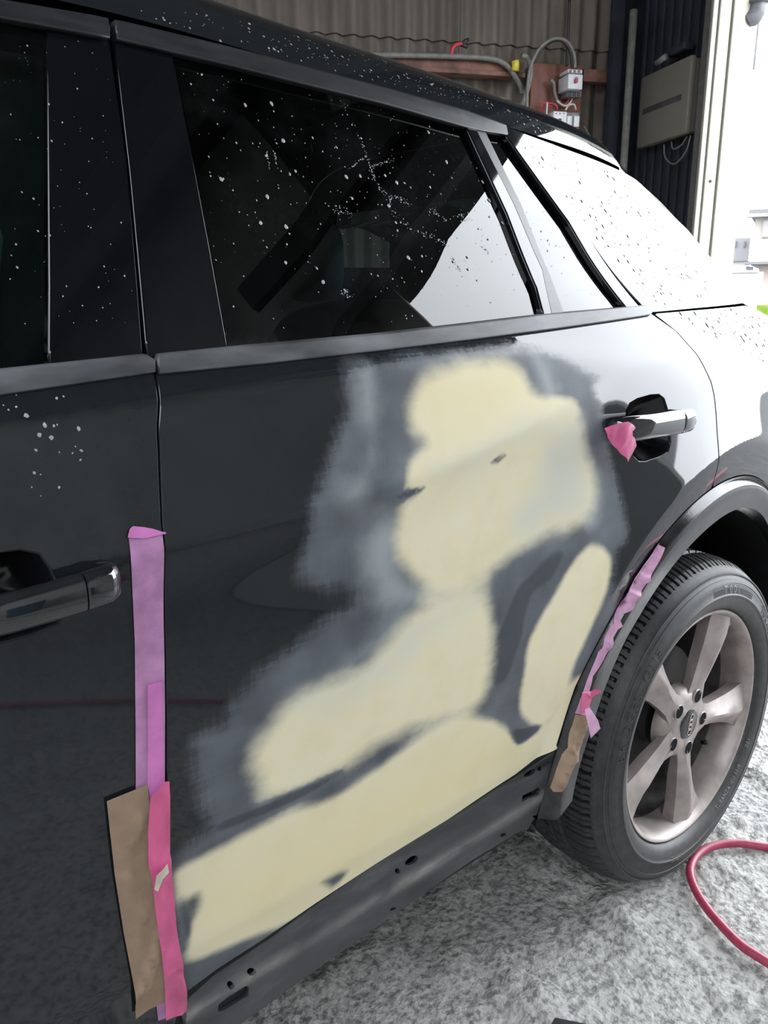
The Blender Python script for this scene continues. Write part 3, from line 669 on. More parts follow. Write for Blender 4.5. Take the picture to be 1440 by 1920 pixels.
panel('window_frame_trim', PX([(203, 68), (200, 38), (0, 4), (-60, -6)], -.004)+[(-1.5, 1.405), (-1.5, 1.385)]+PX([(0, 30)], -.004), m_trim, front_door, res=.012, off=-.007, depth=.015, bev=.003)
panel('pillar_trim', PX([(93, 49), (204, 70), (237, 292), (257, 520), (268, 666), (99, 686), (100, 540), (97, 170)]), m_gloss, front_door, res=.015, off=.003, depth=.012, bev=.003)
panel('window_glass', PX([(91, 48), (95, 170), (98, 540), (97, 687), (0, 698)], .006)+[(-2.0, 1.06), (-1.5, 1.385)]+PX([(0, 31)], .006), m_glassF, front_door, res=.03, off=.007, depth=.004, bev=.0008)
# strip filling the door gap, set back
gapo = [(x_-.02, z_) for x_, z_ in gl]+[(x_+.02, z_) for x_, z_ in gr[::-1]]
panel('pillar_seal', gapo, m_dark, car, res=.02, off=.019, depth=.004, bev=0)
panel('pillar_seal', PX([(204, 40), (222, 40), (240, 200), (268, 430), (292, 672), (262, 672), (236, 330), (208, 100)]), m_dark, car, res=.02, off=.014, depth=.004, bev=0)

# quarter panel, pillar panel, roof, tailgate
ql = [(a_+.0035, c_) for a_, c_ in shut]
quarter = panel('quarter_panel', PX([(1229, 590), (1300, 584), (1398, 575)])+[(.40, 1.098), (.52, 1.075), (.60, 1.04), (.64, .98), (.66, .7), (.64, .5), (.60, .36), (.47, .30)]+arc(_am, _rm, -4, TH_S-.6, 40, .004)+ql[::-1][:-1],
                m_paint, car, res=.0075, depth=.02, bev=.0018)
arch_o = arc(_am, _rm, -4, 184, 90, .0015); arch_i = arc(_ai, _ri, -4, 184, 90)
aths = np.radians(np.linspace(-4, 179, 200)); ass = np.array([-.015, 0, .02, .04, .065, .09, .12, .16, .20, .24, .28, .32, .36, .42, .5, .6, .7, .8, .88, .94, .975, 1.])
AT, AS = np.meshgrid(aths, ass, indexing='ij'); arI = np.interp(AT, _ai, _ri); arM = np.interp(AT, _am, _rm)
AT2 = AT - .05*np.clip((AT-math.radians(174))/math.radians(5), 0, 1)*np.clip(AS, 0, 1)
AR = arM+(arI-arM)*AS; ax_ = WC[0]+AR*np.cos(AT2); az_ = WC[1]+AR*np.sin(AT2); ay_ = S(ax_, az_); an_ = Sn(ax_, az_)
av = np.stack([ax_, ay_, az_], -1).reshape(-1, 3); an = an_.reshape(-1, 3); na = len(ass); nth = len(aths)
af = [(i*na+j, (i+1)*na+j, (i+1)*na+j+1, i*na+j+1) for i in range(nth-1) for j in range(na-1)]
e0 = len(av); rim_i = [(i*na+na-1) for i in range(nth)]; bd_ = np.where(aths > math.radians(150), .06-.05*np.clip((np.degrees(aths)-150)/15, 0, 1), .06); back = av[rim_i]+np.stack([0*aths, bd_, 0*aths], 1); rn = np.stack([-np.cos(aths), 0*aths, -np.sin(aths)], 1)
av = np.vstack([av, av[rim_i]+np.array([0, .001, 0]), back]); an = np.vstack([an, rn, rn])
af += [(e0+i, e0+i+1, e0+nth+i+1, e0+nth+i) for i in range(nth-1)]
e1 = len(av); endv = av[(nth-1)*na:nth*na]; av = np.vstack([av, endv, endv+np.array([.0, .01, 0])]); dn = np.tile(np.array([[-.1, 0, -1.]]), (2*na, 1)); an = np.vstack([an, dn])
af += [(e1+j, e1+j+1, e1+na+j+1, e1+na+j) for j in range(na-1)]
arch_trim = mesh_obj('wheel_arch_trim', av, af, m_arch, car, True, an)
D_px = [(953, 240), (1060, 280), (1172, 325), (1192, 337), (1240, 380), (1290, 432), (1340, 492), (1382, 542), (1397, 567), (1300, 577), (1226, 584), (1205, 573), (1093, 428), (1003, 310)]
pillar = panel('pillar_panel', PX(D_px), m_paint, car, res=.012, depth=.02, bev=.002)
panel('pillar_backing', [(-.2, 1.08), (.24, 1.085), (.16, 1.17), (.04, 1.25), (-.2, 1.28), (-.3, 1.30)], m_dark, car, res=.04, off=.04, depth=.004, bev=0)
# roof skin
rx = np.linspace(-1.75, .12, 60); rv = []; rf = []; prof = np.concatenate([[0, .004, .012, .022, .035, .05, .07, .09, .12, .16, .22, .3, .4, .5], [.62]])
for x in rx:
    zr = float(np.interp(x, GX, T_ZR)); y0 = float(S(x, zr)); Wd = .87-y0
    sect = [(y0+d, zr+ROOF_A*(1-math.exp(-d/ROOF_B))) for d in prof if d < Wd]
    while len(sect) < 15: sect.append((y0+Wd*(.97+.002*len(sect)), zr+ROOF_A))
    sect = sect[:15]; full = sect+[(1.74-a_, c_) for a_, c_ in sect[::-1]]
    for (a_, c_) in full: rv.append((x, a_, c_))
k = 30
for i in range(len(rx)-1):
    for j in range(k-1): rf.append((i*k+j, i*k+j+1, (i+1)*k+j+1, (i+1)*k+j))
roof = mesh_obj('roof', rv, rf, m_paint, car, True)
# roof spoiler
sv = []; sf = []
for t, dz, dy in ((0, 0, 0), (.5, -.006, .004), (.85, -.010, .008), (1, -.016, .012)):
    x = .122+.10*t; zr = float(np.interp(.12, GX, T_ZR))+dz-.012*t; y0 = float(S(.12, np.interp(.12, GX, T_ZR)))+dy+.014*t+.004
    for d in prof[:14]: sv.append((x, y0+d, zr+ROOF_A*(1-math.exp(-d/ROOF_B))))
    for d in prof[:14][::-1]: sv.append((x, 1.74-y0-d, zr+ROOF_A*(1-math.exp(-d/ROOF_B))))
    for d in (0, .3): sv.append((x, 1.74-y0-d if d == 0 else y0+.0, zr-.022))
n = 30
for i in range(3):
    for j in range(n): sf.append((i*n+j, i*n+(j+1) % n, (i+1)*n+(j+1) % n, (i+1)*n+j))
sf.append(tuple(range(3*n, 4*n)))
mesh_obj('roof_spoiler', sv, sf, m_paint, car, True)
# tailgate: from the rear edge of the side to the far side
te = PX([(1190, 338), (1238, 381), (1288, 434), (1338, 494), (1380, 544), (1395, 568)])+[(.52, 1.075), (.64, .98), (.66, .7), (.64, .45)]
te = [(x_, float(S(x_, z_))+.004, z_) for x_, z_ in te]; tv = []; tf = []
tl = [0, .01, .04, .08, .13]
for (x, y, z) in te:
    for d in tl: tv.append((x+.25*d, y+d, z))
    for d in tl[::-1]: tv.append((x+.25*d, 1.74-y-d, z))
n = 10
for i in range(len(te)-1):
    for j in range(n-1):
        if i < 4 and j == 4: continue        # tailgate window opening
        tf.append((i*n+j, i*n+j+1, (i+1)*n+j+1, (i+1)*n+j))
tailgate = mesh_obj('tailgate', tv, tf, m_paint, car, True)
wl_ = [np.array(tv[i*n+4]) for i in range(5)]; wr_ = [np.array(tv[i*n+5]) for i in range(5)]
mesh_obj('tailgate_window', wl_+wr_, [(i, 5+i, 6+i, i+1) for i in range(4)], m_glassH, tailgate)
# far side of the body, with its front window left as glass
fxs = np.arange(-2.05, .62, .06); fzs = np.linspace(.22, 1.40, 20); vv = []; ff = []; gg = []
for x in fxs:
    for z in fzs: vv.append((x, 1.74-float(S(x, min(z, float(np.interp(x, GX, T_ZR))), False)), z))
nz = len(fzs)
for i in range(len(fxs)-1):
    for j in range(nz-1):
        q = (i*nz+j, i*nz+j+1, (i+1)*nz+j+1, (i+1)*nz+j); xm = fxs[i]+.03; zm = (fzs[j]+fzs[j+1])/2
        if xm > .25 and zm > 1.2: continue
        (gg if (-1.75+(zm-1.1)*.9 < xm < -1.06 and 1.08 < zm < 1.36) else ff).append(q)
mesh_obj('far_side_panel', vv, ff, m_paint, car, True); mesh_obj('far_side_window', vv, gg, m_glassF, car, True)
box('underbody', (-2.05, .14, .19), (2.6, 0, 0), (0, 1.46, 0), (0, 0, .03), m_dark, car)
box('bulkhead', (-2.05, .09, .2), (.02, 0, 0), (0, 1.56, 0), (0, 0, .85), m_dark, car)
mesh_obj('windscreen', [(-1.72, .33, 1.40), (-1.72, 1.41, 1.40), (-2.04, 1.5, 1.05), (-2.04, .24, 1.05)], [(0, 1, 2, 3)], m_glassF, car)
# sill under the doors
slv = []; slf = []
for x in (-2.0, -.48, -.40):
    for (y, z) in ((.078, .300), (.082, .262), (.10, .225), (.15, .20), (.17, .30)): slv.append((x, y, z))
for i in range(2):
    for j in range(4): slf.append((i*5+j, i*5+j+1, (i+1)*5+j+1, (i+1)*5+j))
mesh_obj('sill', slv, slf, m_dark, car)
# interior: rear bench, headrests, front seat
def cushion(name, c_, h_, mat, parent, p=3.2):
    vs = []; fs = []; nu, nv = 18, 12
    for j in range(nv+1):
        ph = -math.pi/2+math.pi*j/nv
        for i in range(nu):
            t = 2*math.pi*i/nu; pw = lambda q: math.copysign(abs(q)**(2/p), q)
            vs.append((c_[0]+h_[0]*pw(math.cos(ph))*pw(math.cos(t)), c_[1]+h_[1]*pw(math.cos(ph))*pw(math.sin(t)), c_[2]+h_[2]*pw(math.sin(ph))))
    for j in range(nv):
        for i in range(nu): fs.append((j*nu+i, j*nu+(i+1) % nu, (j+1)*nu+(i+1) % nu, (j+1)*nu+i))
    return mesh_obj(name, vs, fs, mat, parent, True)
cushion('rear_bench_back', (-.02, .87, .80), (.09, .56, .32), m_seat, car)
for y in (.50, .78, 1.26): cushion('rear_headrest', (.03, y, 1.22), (.05, .12, .11), m_seat, car)
for y in (.50, 1.24):
    fsn = cushion('front_seat', (-1.06, y, .82), (.10, .24, .36), m_seat, car); cushion('headrest', (-1.02, y, 1.25), (.05, .13, .09), m_seat, fsn)
tube('seat_belt', catmull([(-1.06, .30, 1.30), (-1.12, .26, 1.1), (-1.13, .25, .8)], 8), .02, m_teal, car, 8)
box('inner_pillar', (-1.12, .26, .95), (.16, 0, 0), (0, .03, 0), (.02, .0, .42), m_seat, car)

# wheel ----------------------------------------------------------------
wheel = None
def lathe(name, prof, mat, parent, seg=96, smooth=True):
    vs = []; fs = []; m_ = len(prof)
    for i in range(seg):
        t = 2*math.pi*i/seg
        for (r, y) in prof: vs.append((WC[0]+r*math.cos(t), y, WC[1]+r*math.sin(t)))
    for i in range(seg):
        j = (i+1) % seg
        for k_ in range(m_-1): fs.append((i*m_+k_, i*m_+k_+1, j*m_+k_+1, j*m_+k_))
    me = bpy.data.meshes.new(name); me.from_pydata(vs, [], fs); bm = bmesh.new(); bm.from_mesh(me); return bm_obj(name, bm, mat, parent, smooth)
wheel = lathe('rear_wheel', [(.2335, .010), (.2335, .002), (.231, -.001), (.2275, .000), (.224, .004), (.2205, .010), (.2165, .020), (.2150, .032), (.2145, .05), (.2135, .10), (.211, .16), (.218, .19), (.23, .20)], m_alloy, car, 128)
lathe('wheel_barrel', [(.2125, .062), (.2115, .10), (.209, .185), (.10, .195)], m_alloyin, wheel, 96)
def spoke(ang):
    st = [(.030, .040, .013, .004, .030), (.055, .034, .014, .004, .034), (.085, .0235, .0125, .010, .040), (.12, .0255, .008, .015, .045), (.16, .031, .004, .018, .045), (.19, .0375, .003, .018, .045), (.212, .046, .006, .013, .045), (.226, .052, .008, .004, .030)]
    # r, half width, ridge y, side drop, back y ; cross section: left back, left edge, ridge, right edge, right back
    vs = []; fs = []
    ca, sa = math.cos(ang), math.sin(ang)
    for (r, w, yr, dr, yb) in st:
        rdg = -.22*w
        for (o_, y) in ((-w*.92, yb), (-w, yr+dr), (rdg-.0035, yr+.0008), (rdg+.0035, yr), (w*.25, yr+dr*.45), (w, yr+dr), (w*.92, yb)):
            rr = r-abs(o_)**2/(2*max(r, .03))*.9; vs.append((WC[0]+rr*ca-o_*sa, y, WC[1]+rr*sa+o_*ca))
    m_ = 7
    for i in range(len(st)-1):
        for k_ in range(m_-1): fs.append((i*m_+k_, i*m_+k_+1, (i+1)*m_+k_+1, (i+1)*m_+k_))
    me = bpy.data.meshes.new('spoke'); me.from_pydata(vs, [], fs); bm = bmesh.new(); bm.from_mesh(me)
    bmesh.ops.recalc_face_normals(bm, faces=bm.faces); o = bm_obj('spoke', bm, m_alloy, wheel, True); return o
SP = [math.radians(63-72*k_) for k_ in range(5)]
for a_ in SP: spoke(a_)
lathe('hub', [(.001, .016), (.030, .016), (.0335, .0145), (.046, .0150), (.062, .018), (.070, .026), (.074, .05)], m_alloy, wheel, 64)
lathe('center_cap', [(.001, .0105), (.024, .0105), (.0295, .0125), (.0305, .0165)], m_arch, wheel, 48)
for k_ in range(4):
    t = np.linspace(0, 2*math.pi, 25); ax = math.radians(80); cx = (k_-1.5)*.0098
    pth = [(WC[0]+cx*math.cos(ax)+.0066*math.cos(q), .0098, WC[1]+cx*math.sin(ax)+.0066*math.sin(q)) for q in t]
    tube('logo_ring', pth, .0011, m_alloy, wheel, 6)
for a_ in SP:
    bm = bmesh.new()
    c_ = (WC[0]+.056*math.cos(a_), .0, WC[1]+.056*math.sin(a_))
    vs_, fs_ = [], []
    for r_, y_ in ((.0146, .0160), (.0136, .0130), (.0126, .0138), (.0112, .040), (.0001, .040)):
        for i in range(20): vs_.append((c_[0]+r_*math.cos(i*math.pi/10), y_, c_[2]+r_*math.sin(i*math.pi/10)))
    for k_ in range(4):
        for i in range(20): fs_.append((k_*20+i, k_*20+(i+1) % 20, (k_+1)*20+(i+1) % 20, (k_+1)*20+i))
    sleeve = mesh_obj('bolt_well', vs_[:60], [f for f in fs_ if max(f) < 60], m_alloy, wheel, True)
    # flat black disc painted in for the shade inside the bolt hole
    mesh_obj('bolt_hole_shade', [(x_, y_ if i_ < 20 else y_, z_) for i_, (x_, y_, z_) in enumerate([(c_[0]+.0127*math.cos(i*math.pi/10), .0136, c_[2]+.0127*math.sin(i*math.pi/10)) for i in range(20)]+[(c_[0]+.004*math.cos(i*math.pi/10), .0138, c_[2]+.004*math.sin(i*math.pi/10)) for i in range(20)])],
             [(i, (i+1) % 20, 20+(i+1) % 20, 20+i) for i in range(20)]+[tuple(range(20, 40))], m_liner, wheel)
lathe('brake_disc', [(.06, .085), (.135, .085), (.136, .11), (.06, .11)], m_disc, wheel, 64)
lathe('brake_hub', [(.001, .07), (.062, .07), (.066, .085)], m_disc, wheel, 48)
box('brake_caliper', (-.16, .07, .36), (.075, 0, .02), (0, .07, 0), (-.02, 0, .12), m_disc, wheel, .012)
vp = np.array([WC[0]+.19*math.cos(math.radians(-38)), .055, WC[1]+.19*math.sin(math.radians(-38))])
tube('valve_stem', [vp, vp+np.array([-.012, -.014, .010]), vp+np.array([-.028, -.020, .022])], [.0045, .0045, .004], m_rubber, wheel, 10)
# tyre: sidewall lathe plus a tread band with cut grooves
TYP = [(.2330, .012), (.2345, .001), (.238, -.005), (.246, -.010), (.258, -.0145), (.262, -.0150), (.2635, -.0165), (.266, -.0165), (.2675, -.0150), (.280, -.0135), (.288, -.0105), (.2885, -.0115), (.295, -.0085), (.2955, -.0070), (.302, -.0035), (.3025, -.0055), (.305, -.005), (.3055, -.002), (.3115, .006), (.316, .014), (.2336, .20)]
lathe('tyre', TYP, m_tyre, wheel, 160)
def side_y(r): return float(np.interp(r, [q[0] for q in TYP[1:-1]], [q[1] for q in TYP[1:-1]]))
nt_, ny_ = 1440, 56
ys = np.linspace(.0, .196, ny_); th = np.linspace(0, 2*math.pi, nt_, endpoint=False)
TT_, YY_ = np.meshgrid(th, ys, indexing='ij')
shoulder = np.interp(YY_, [0, .012, .026, .05, .098, .146, .17, .184, .196], [.304, .3155, .3235, .3285, .3305, .3285, .3235, .3155, .304])
NP = 72
phase = (TT_*NP/(2*math.pi)) + 9*np.clip(YY_-.03, 0, .05) - 4*np.clip(.03-YY_, 0, .03)
fr = phase % 1.0; ph_in = phase+.5+14*(YY_-.07); fr2 = ph_in % 1.0
gro = np.zeros_like(YY_)
gro = np.maximum(gro, ((fr < .20) & (YY_ > .008) & (YY_ < .066))*.008)
gro = np.maximum(gro, ((fr > .56) & (fr < .64) & (YY_ > .012) & (YY_ < .062))*.005)
gro = np.maximum(gro, ((fr2 < .14) & (YY_ > .078) & (YY_ < .118))*.005)
gro = np.maximum(gro, ((fr < .13) & (YY_ > .130))*.006)
for gy, gw in ((.072, .0055), (.098, .0050), (.124, .0055)): gro = np.maximum(gro, (np.abs(YY_-gy) < gw)*.0075)
rr = shoulder-gro
tv = np.stack([WC[0]+rr*np.cos(TT_), YY_+.0, WC[1]+rr*np.sin(TT_)], -1).reshape(-1, 3); tv[:, 2] = np.maximum(tv[:, 2], -.001)
tfc = [(i*ny_+j, i*ny_+j+1, ((i+1) % nt_)*ny_+j+1, ((i+1) % nt_)*ny_+j) for i in range(nt_) for j in range(ny_-1)]
mesh_obj('tyre_tread', tv, tfc, m_tread, wheel, False)
# raised lettering on the sidewall
def arc_text(txt, r, a_mid, size, y, mat, name='sidewall_lettering', flip=False, extr=.0006, spacing=1.):
    vsA, fsA = [], []; cur = 0.; items = []
    for ch in txt:
        if ch == ' ': cur += size*.4; continue
        cu = bpy.data.curves.new('g', 'FONT'); cu.body = ch; cu.size = size; cu.extrude = extr; cu.resolution_u = 2
        ob = bpy.data.objects.new('g', cu); COL.objects.link(ob); dg = bpy.context.evaluated_depsgraph_get(); me = bpy.data.meshes.new_from_object(ob.evaluated_get(dg)); bpy.data.objects.remove(ob)
        P = np.array([v_.co[:] for v_ in me.vertices]); w_ = P[:, 0].max() if len(P) else size*.5
        items.append((cur, P, [tuple(p_.vertices) for p_ in me.polygons])); cur += w_+size*.13*spacing
    tot = cur
    for (x0, P, F) in items:
        b0 = len(vsA)
        for (px_, py_, pz_) in P:
            s_ = (x0+px_-tot/2)/r; a_ = math.radians(a_mid)-s_ if not flip else math.radians(a_mid)+s_; rad = r+(py_ if not flip else -py_)
            vsA.append((WC[0]+rad*math.cos(a_), side_y(rad)-.0004-pz_, WC[1]+rad*math.sin(a_)))
        fsA += [tuple(b0+q for q in f) for f in F]
    return mesh_obj(name, vsA, fsA, mat, wheel)
m_letter = simple('raised_tyre_lettering', (.16, .16, .16), .5)
mesh_obj('sidewall_inset', [(WC[0]+r_*math.cos(math.radians(t)), side_y(r_)-.0003, WC[1]+r_*math.sin(math.radians(t))) for t in np.linspace(58, 92, 24) for r_ in (.2690, .2745, .280, .2850)], [(4*i+q, 4*i+q+1, 4*i+q+5, 4*i+q+4) for i in range(23) for q in range(3)], m_rubber, wheel)
arc_text('T001', .2700, 77, .0215, -.0142, m_letter, spacing=2.6)
arc_text('BRIDGESTONE', .270, 150, .026, -.0138, m_tyre, extr=.0006, spacing=1.2)
arc_text('TURANZA', .270, 33, .020, -.0140, m_tyre, extr=.0006, spacing=1.2)
arc_text('001', .250, -28, .012, -.0135, m_letter, flip=True)
arc_text('TURANZA 1EU 5519', .250, -52, .011, -.0135, m_letter, flip=True)
arc_text('TREADWEAR 300', .262, -100, .006, -.0170, m_letter, flip=True); arc_text('TRACTION AA', .270, -100, .006, -.0152, m_letter, flip=True)
# wheel house
lv = []; lf = []
for i, t in enumerate(np.linspace(-8, 188, 40)):
    for y in (.035 if t < 150 else .10, .34): lv.append((WC[0]+.425*math.cos(math.radians(t)), y, WC[1]+.425*math.sin(math.radians(t))))
for i in range(39): lf.append((2*i, 2*i+1, 2*i+3, 2*i+2))
lf.append(tuple(range(1, 80, 2)))
mesh_obj('wheel_liner', lv, lf, m_liner, car, True)
# lower end of the arch trim and the flap behind it
fb = [onY(1012, 1500, .125), onY(1034, 1470, .115), onY(1038, 1548, .105), onY(1024, 1556, .115), onY(1004, 1550, .125)]
mesh_obj('sill_end_flap', fb+[p_+np.array([.01, .06, 0]) for p_ in fb], [(0, 4, 3, 2, 1), (5, 6, 7, 8, 9)]+[(i, (i+1) % 5, 5+(i+1) % 5, 5+i) for i in range(5)], m_dark, car)

# dried water spots on glass and paint: tiny flattened domes, far too many to count
def spots(name, poly_px, n, rmin, rmax, seed, off=-.0, mat=None, thin=None, stretch=1.3):
    q = np.array(PX(poly_px)); lo, hi = q.min(0), q.max(0); r = np.random.default_rng(seed); vs = []; fs = []; c_ = 0
    tries = 0
    while c_ < n and tries < n*30:
        tries += 1; p = lo+(hi-lo)*r.random(2)
        if not inside(p[None], q)[0]: continue
        if thin is not None and r.random() > thin(p): continue
        rad = rmin+(rmax-rmin)*r.random()**3; y = float(S(p[0], p[1]))+off; nn = Sn(p[0], p[1]); nn = np.array(nn).reshape(3)
        t1 = np.cross(nn, [0, 0, 1]); t1 /= np.linalg.norm(t1); t2 = np.cross(nn, t1); b0 = len(vs); m_ = 7; C0 = np.array([p[0], y, p[1]])
        ang = r.normal()*.4
        for k_ in range(m_):
            a_ = 2*math.pi*k_/m_; j_ = rad*(1+.25*r.normal()*.6); u_, w_ = j_*math.cos(a_), j_*stretch*math.sin(a_)
            vs.append(C0+t1*(u_*math.cos(ang)-w_*math.sin(ang))+t2*(u_*math.sin(ang)+w_*math.cos(ang)))
        vs.append(C0+nn*rad*.35)
        for k_ in range(m_): fs.append((b0+k_, b0+(k_+1) % m_, b0+m_))
        c_ += 1
    return mesh_obj(name, vs, fs, mat or m_spot, car, kind='stuff')
spots('window_water_spots', [(345, 115), (700, 200), (868, 245), (980, 480), (700, 560), (450, 480), (385, 380)], 170, .0006, .0026, 1, .006)
spots('window_water_spots', [(330, 105), (860, 240), (1005, 560), (700, 620), (440, 640)], 200, .0003, .0010, 2, .006)
spots('window_water_spots', [(915, 255), (945, 260), (1150, 560), (1050, 570)], 50, .0004, .0016, 3, .006)
spots('window_water_spots', [(10, 60), (200, 80), (255, 600), (10, 670)], 90, .0003, .0010, 4, .002)
spots('roof_water_spots', [(250, 15), (420, 30), (700, 105), (960, 205), (1130, 280), (1060, 275), (900, 205), (640, 135), (330, 60)], 260, .0006, .0020, 5, 0)
spots('pillar_water_spots', [(965, 255), (1170, 335), (1375, 545), (1240, 575), (1090, 410)], 330, .0010, .0034, 6, 0, m_drop, stretch=1.6)
spots('quarter_water_spots', [(1235, 590), (1395, 578), (1436, 596), (1436, 680), (1300, 620)], 120, .0012, .0042, 7, 0, m_drop, stretch=1.8)
spots('door_water_spots', [(0, 740), (150, 735), (160, 900), (20, 960)], 24, .0006, .0020, 8, 0)

def streak(name, px, n, jit, rmin, rmax, seed):
    r = np.random.default_rng(seed); C = catmull(px, 12); vs = []; fs = []
    for _ in range(n):
        q = C[r.integers(len(C))]+r.normal(size=2)*jit; x, z = hit(q[0], q[1], .006); y = float(S(x, z))+.006; rad = rmin+(rmax-rmin)*r.random()**2; b0 = len(vs)
        nn = np.array(Sn(x, z)).reshape(3); t1_ = np.cross(nn, [0, 0, 1]); t1_ /= np.linalg.norm(t1_); t2_ = np.cross(nn, t1_)
        for k_ in range(6): vs.append(np.array([x, y, z])+rad*(t1_*math.cos(k_*1.047)+t2_*math.sin(k_*1.047))*(.7+.6*r.random()))
        vs.append(np.array([x, y, z])+nn*rad*.3); fs += [(b0+k_, b0+(k_+1) % 6, b0+6) for k_ in range(6)]
    return mesh_obj(name, vs, fs, m_spot, car, kind='stuff')
for i_, (px_, n_, j_) in enumerate((([(640, 190), (670, 250), (690, 300), (702, 335)], 60, 1.5), ([(700, 330), (725, 370), (735, 392), (765, 425), (810, 445), (845, 462)], 120, 2.5), ([(690, 290), (670, 305), (654, 318)], 40, 1.2), ([(698, 312), (715, 306), (738, 300)], 45, 1.5),
        ([(805, 390), (820, 402), (836, 414)], 45, 2.2), ([(852, 402), (868, 408), (880, 412)], 35, 2), ([(848, 480), (856, 495), (864, 508)], 35, 1.5), ([(902, 460), (910, 466), (918, 472)], 25, 1.2), ([(640, 548), (652, 552), (662, 556)], 30, 4),
        ([(615, 385), (640, 395), (660, 402)], 40, 4), ([(500, 283), (502, 300), (504, 316)], 20, 1), ([(515, 283), (517, 300), (519, 316)], 20, 1), ([(730, 372), (745, 370), (770, 385)], 60, 3))):
    streak('window_streaks', px_, n_, j_, .0003, .0010, 50+i_)

# ================================================================ masking tape and paper on the car
def sheet_on(name, px, mat, off, amp, seed, label, cat, sx=60, sz=60, res=.008, group=None, parent=None, thick=.0005, extra=None):
    w = wob(amp, sx, sz, seed)
    fn = (lambda x, z: w(x, z)+extra(x, z)) if extra else w
    o = panel(name, PX(px, off), mat, parent, res=res, off=off, depth=thick, bev=.0001, fn=fn)
    if label: tag(o, label, cat, group)
    return o
def L(px): return [tuple(hit(*p_)) for p_ in px]
t1 = sheet_on('masking_tape', [(241, 1002), (246, 1050), (250, 1130), (253, 1200), (254, 1300), (255, 1480), (262, 1600), (275, 1750), (297, 1914), (314, 1908), (318, 1750), (312, 1600), (309, 1480), (309, 1280), (307, 1080), (304, 999), (250, 990)], m_tape, -.0015, .0003, 11, 'long lilac masking tape strip along the front door edge', 'tape')
sheet_on('folded_end', [(240, 1008), (244, 992), (250, 987), (272, 989), (288, 992), (303, 997), (311, 998), (311, 1001), (303, 1002), (270, 1010)], m_tape2, -.0030, .0006, 12, None, None, parent=t1)
sheet_on('masking_tape', [(277, 1284), (304, 1278), (308, 1480), (306, 1500), (282, 1500), (277, 1470)], m_tape2, -.0025, .0003, 13, 'short bright violet tape strip laid over the long lilac tape', 'tape')
sheet_on('kraft_paper', [(201, 1503), (240, 1487), (277, 1472), (284, 1540), (290, 1690), (300, 1760), (309, 1830), (309, 1878), (280, 1892), (255, 1910), (253, 1862), (233, 1750), (216, 1642), (207, 1560)], m_kraft, -.0045, .0010, 14, 'brown kraft paper strip taped to the lower front door', 'paper', 18, 14,
         extra=crease([(L([(262, 1525), (250, 1570)])), (L([(275, 1820), (256, 1868)])), L([(290, 1780), (262, 1850)]), L([(300, 1740), (280, 1800)]), L([(235, 1640), (265, 1720)])], .0035, .006))
t3 = sheet_on('masking_tape', [(284, 1496), (300, 1482), (307, 1467), (318, 1466), (318, 1600), (321, 1640), (330, 1740), (343, 1830), (351, 1880), (350, 1896), (342, 1904), (328, 1907), (312, 1914), (310, 1860), (302, 1780), (291, 1700), (286, 1650), (278, 1622), (278, 1560)], m_tape3, -.0095, .0008, 15, 'crumpled deep pink tape holding down the kraft paper', 'tape', 70, 25,
              extra=crease([L([(305, 1480), (302, 1640)]), L([(288, 1520), (292, 1680)]), L([(312, 1600), (340, 1860)]), L([(300, 1770), (335, 1800)]), L([(318, 1810), (345, 1850)])], .0025, .004))
sheet_on('torn_spot', [(290, 1668), (294, 1642), (305, 1632), (314, 1620), (317, 1636), (306, 1648), (296, 1672)], m_torn, -.0165, .0002, 16, None, None, parent=t3)
ta = sheet_on('masking_tape', [(1236, 1019), (1247, 1027), (1232, 1060), (1214, 1088), (1196, 1122), (1186, 1143), (1164, 1152), (1162, 1172), (1150, 1196), (1132, 1236), (1112, 1268), (1104, 1300), (1100, 1341), (1078, 1337), (1088, 1312), (1100, 1278), (1122, 1222), (1150, 1160), (1190, 1085)], m_tape4, -.003, .0012, 17, 'crinkled pale lilac tape along the rear wheel arch lip', 'tape', 90, 90,
              extra=crease([L([(1195, 1080), (1212, 1086)]), L([(1176, 1110), (1195, 1118)]), L([(1150, 1168), (1164, 1172)]), L([(1128, 1212), (1145, 1206)])], .006, .005))
def flat_strip(name, pts, mat, parent=None):
    """free hanging strip: pixel outline pairs with a depth each"""
    vs = []
    for (ax_, ay_, bx2, by2, Y) in pts: vs += [onY(ax_, ay_, Y), onY(bx2, by2, Y)]
    vs2 = [v_+np.array([.0002, .0006, 0]) for v_ in vs]; n_ = len(vs); fs = []
    for i in range(len(pts)-1):
        fs.append((2*i, 2*i+1, 2*i+3, 2*i+2)); fs.append((n_+2*i, n_+2*i+2, n_+2*i+3, n_+2*i+1))
    return mesh_obj(name, vs+vs2, fs, mat, parent, True)
ts = flat_strip('masking_tape', [(1092, 1298, 1113, 1296, -.040), (1090, 1312, 1110, 1308, -.044), (1088, 1325, 1106, 1322, -.042), (1088, 1340, 1106, 1330, -.040)], m_tape3)
tag(ts, 'bunched deep pink tape end hanging at the wheel arch', 'tape')
flat_strip('loose_tail', [(1096, 1330, 1104, 1324, -.040), (1100, 1348, 1112, 1336, -.046), (1104, 1366, 1121, 1350, -.050), (1108, 1384, 1126, 1366, -.048)], m_tape4, ts)
flat_strip('loose_tail', [(1108, 1310, 1108, 1298, -.044), (1116, 1303, 1116, 1292, -.050), (1130, 1297, 1124, 1293, -.055)], m_tape3, ts)
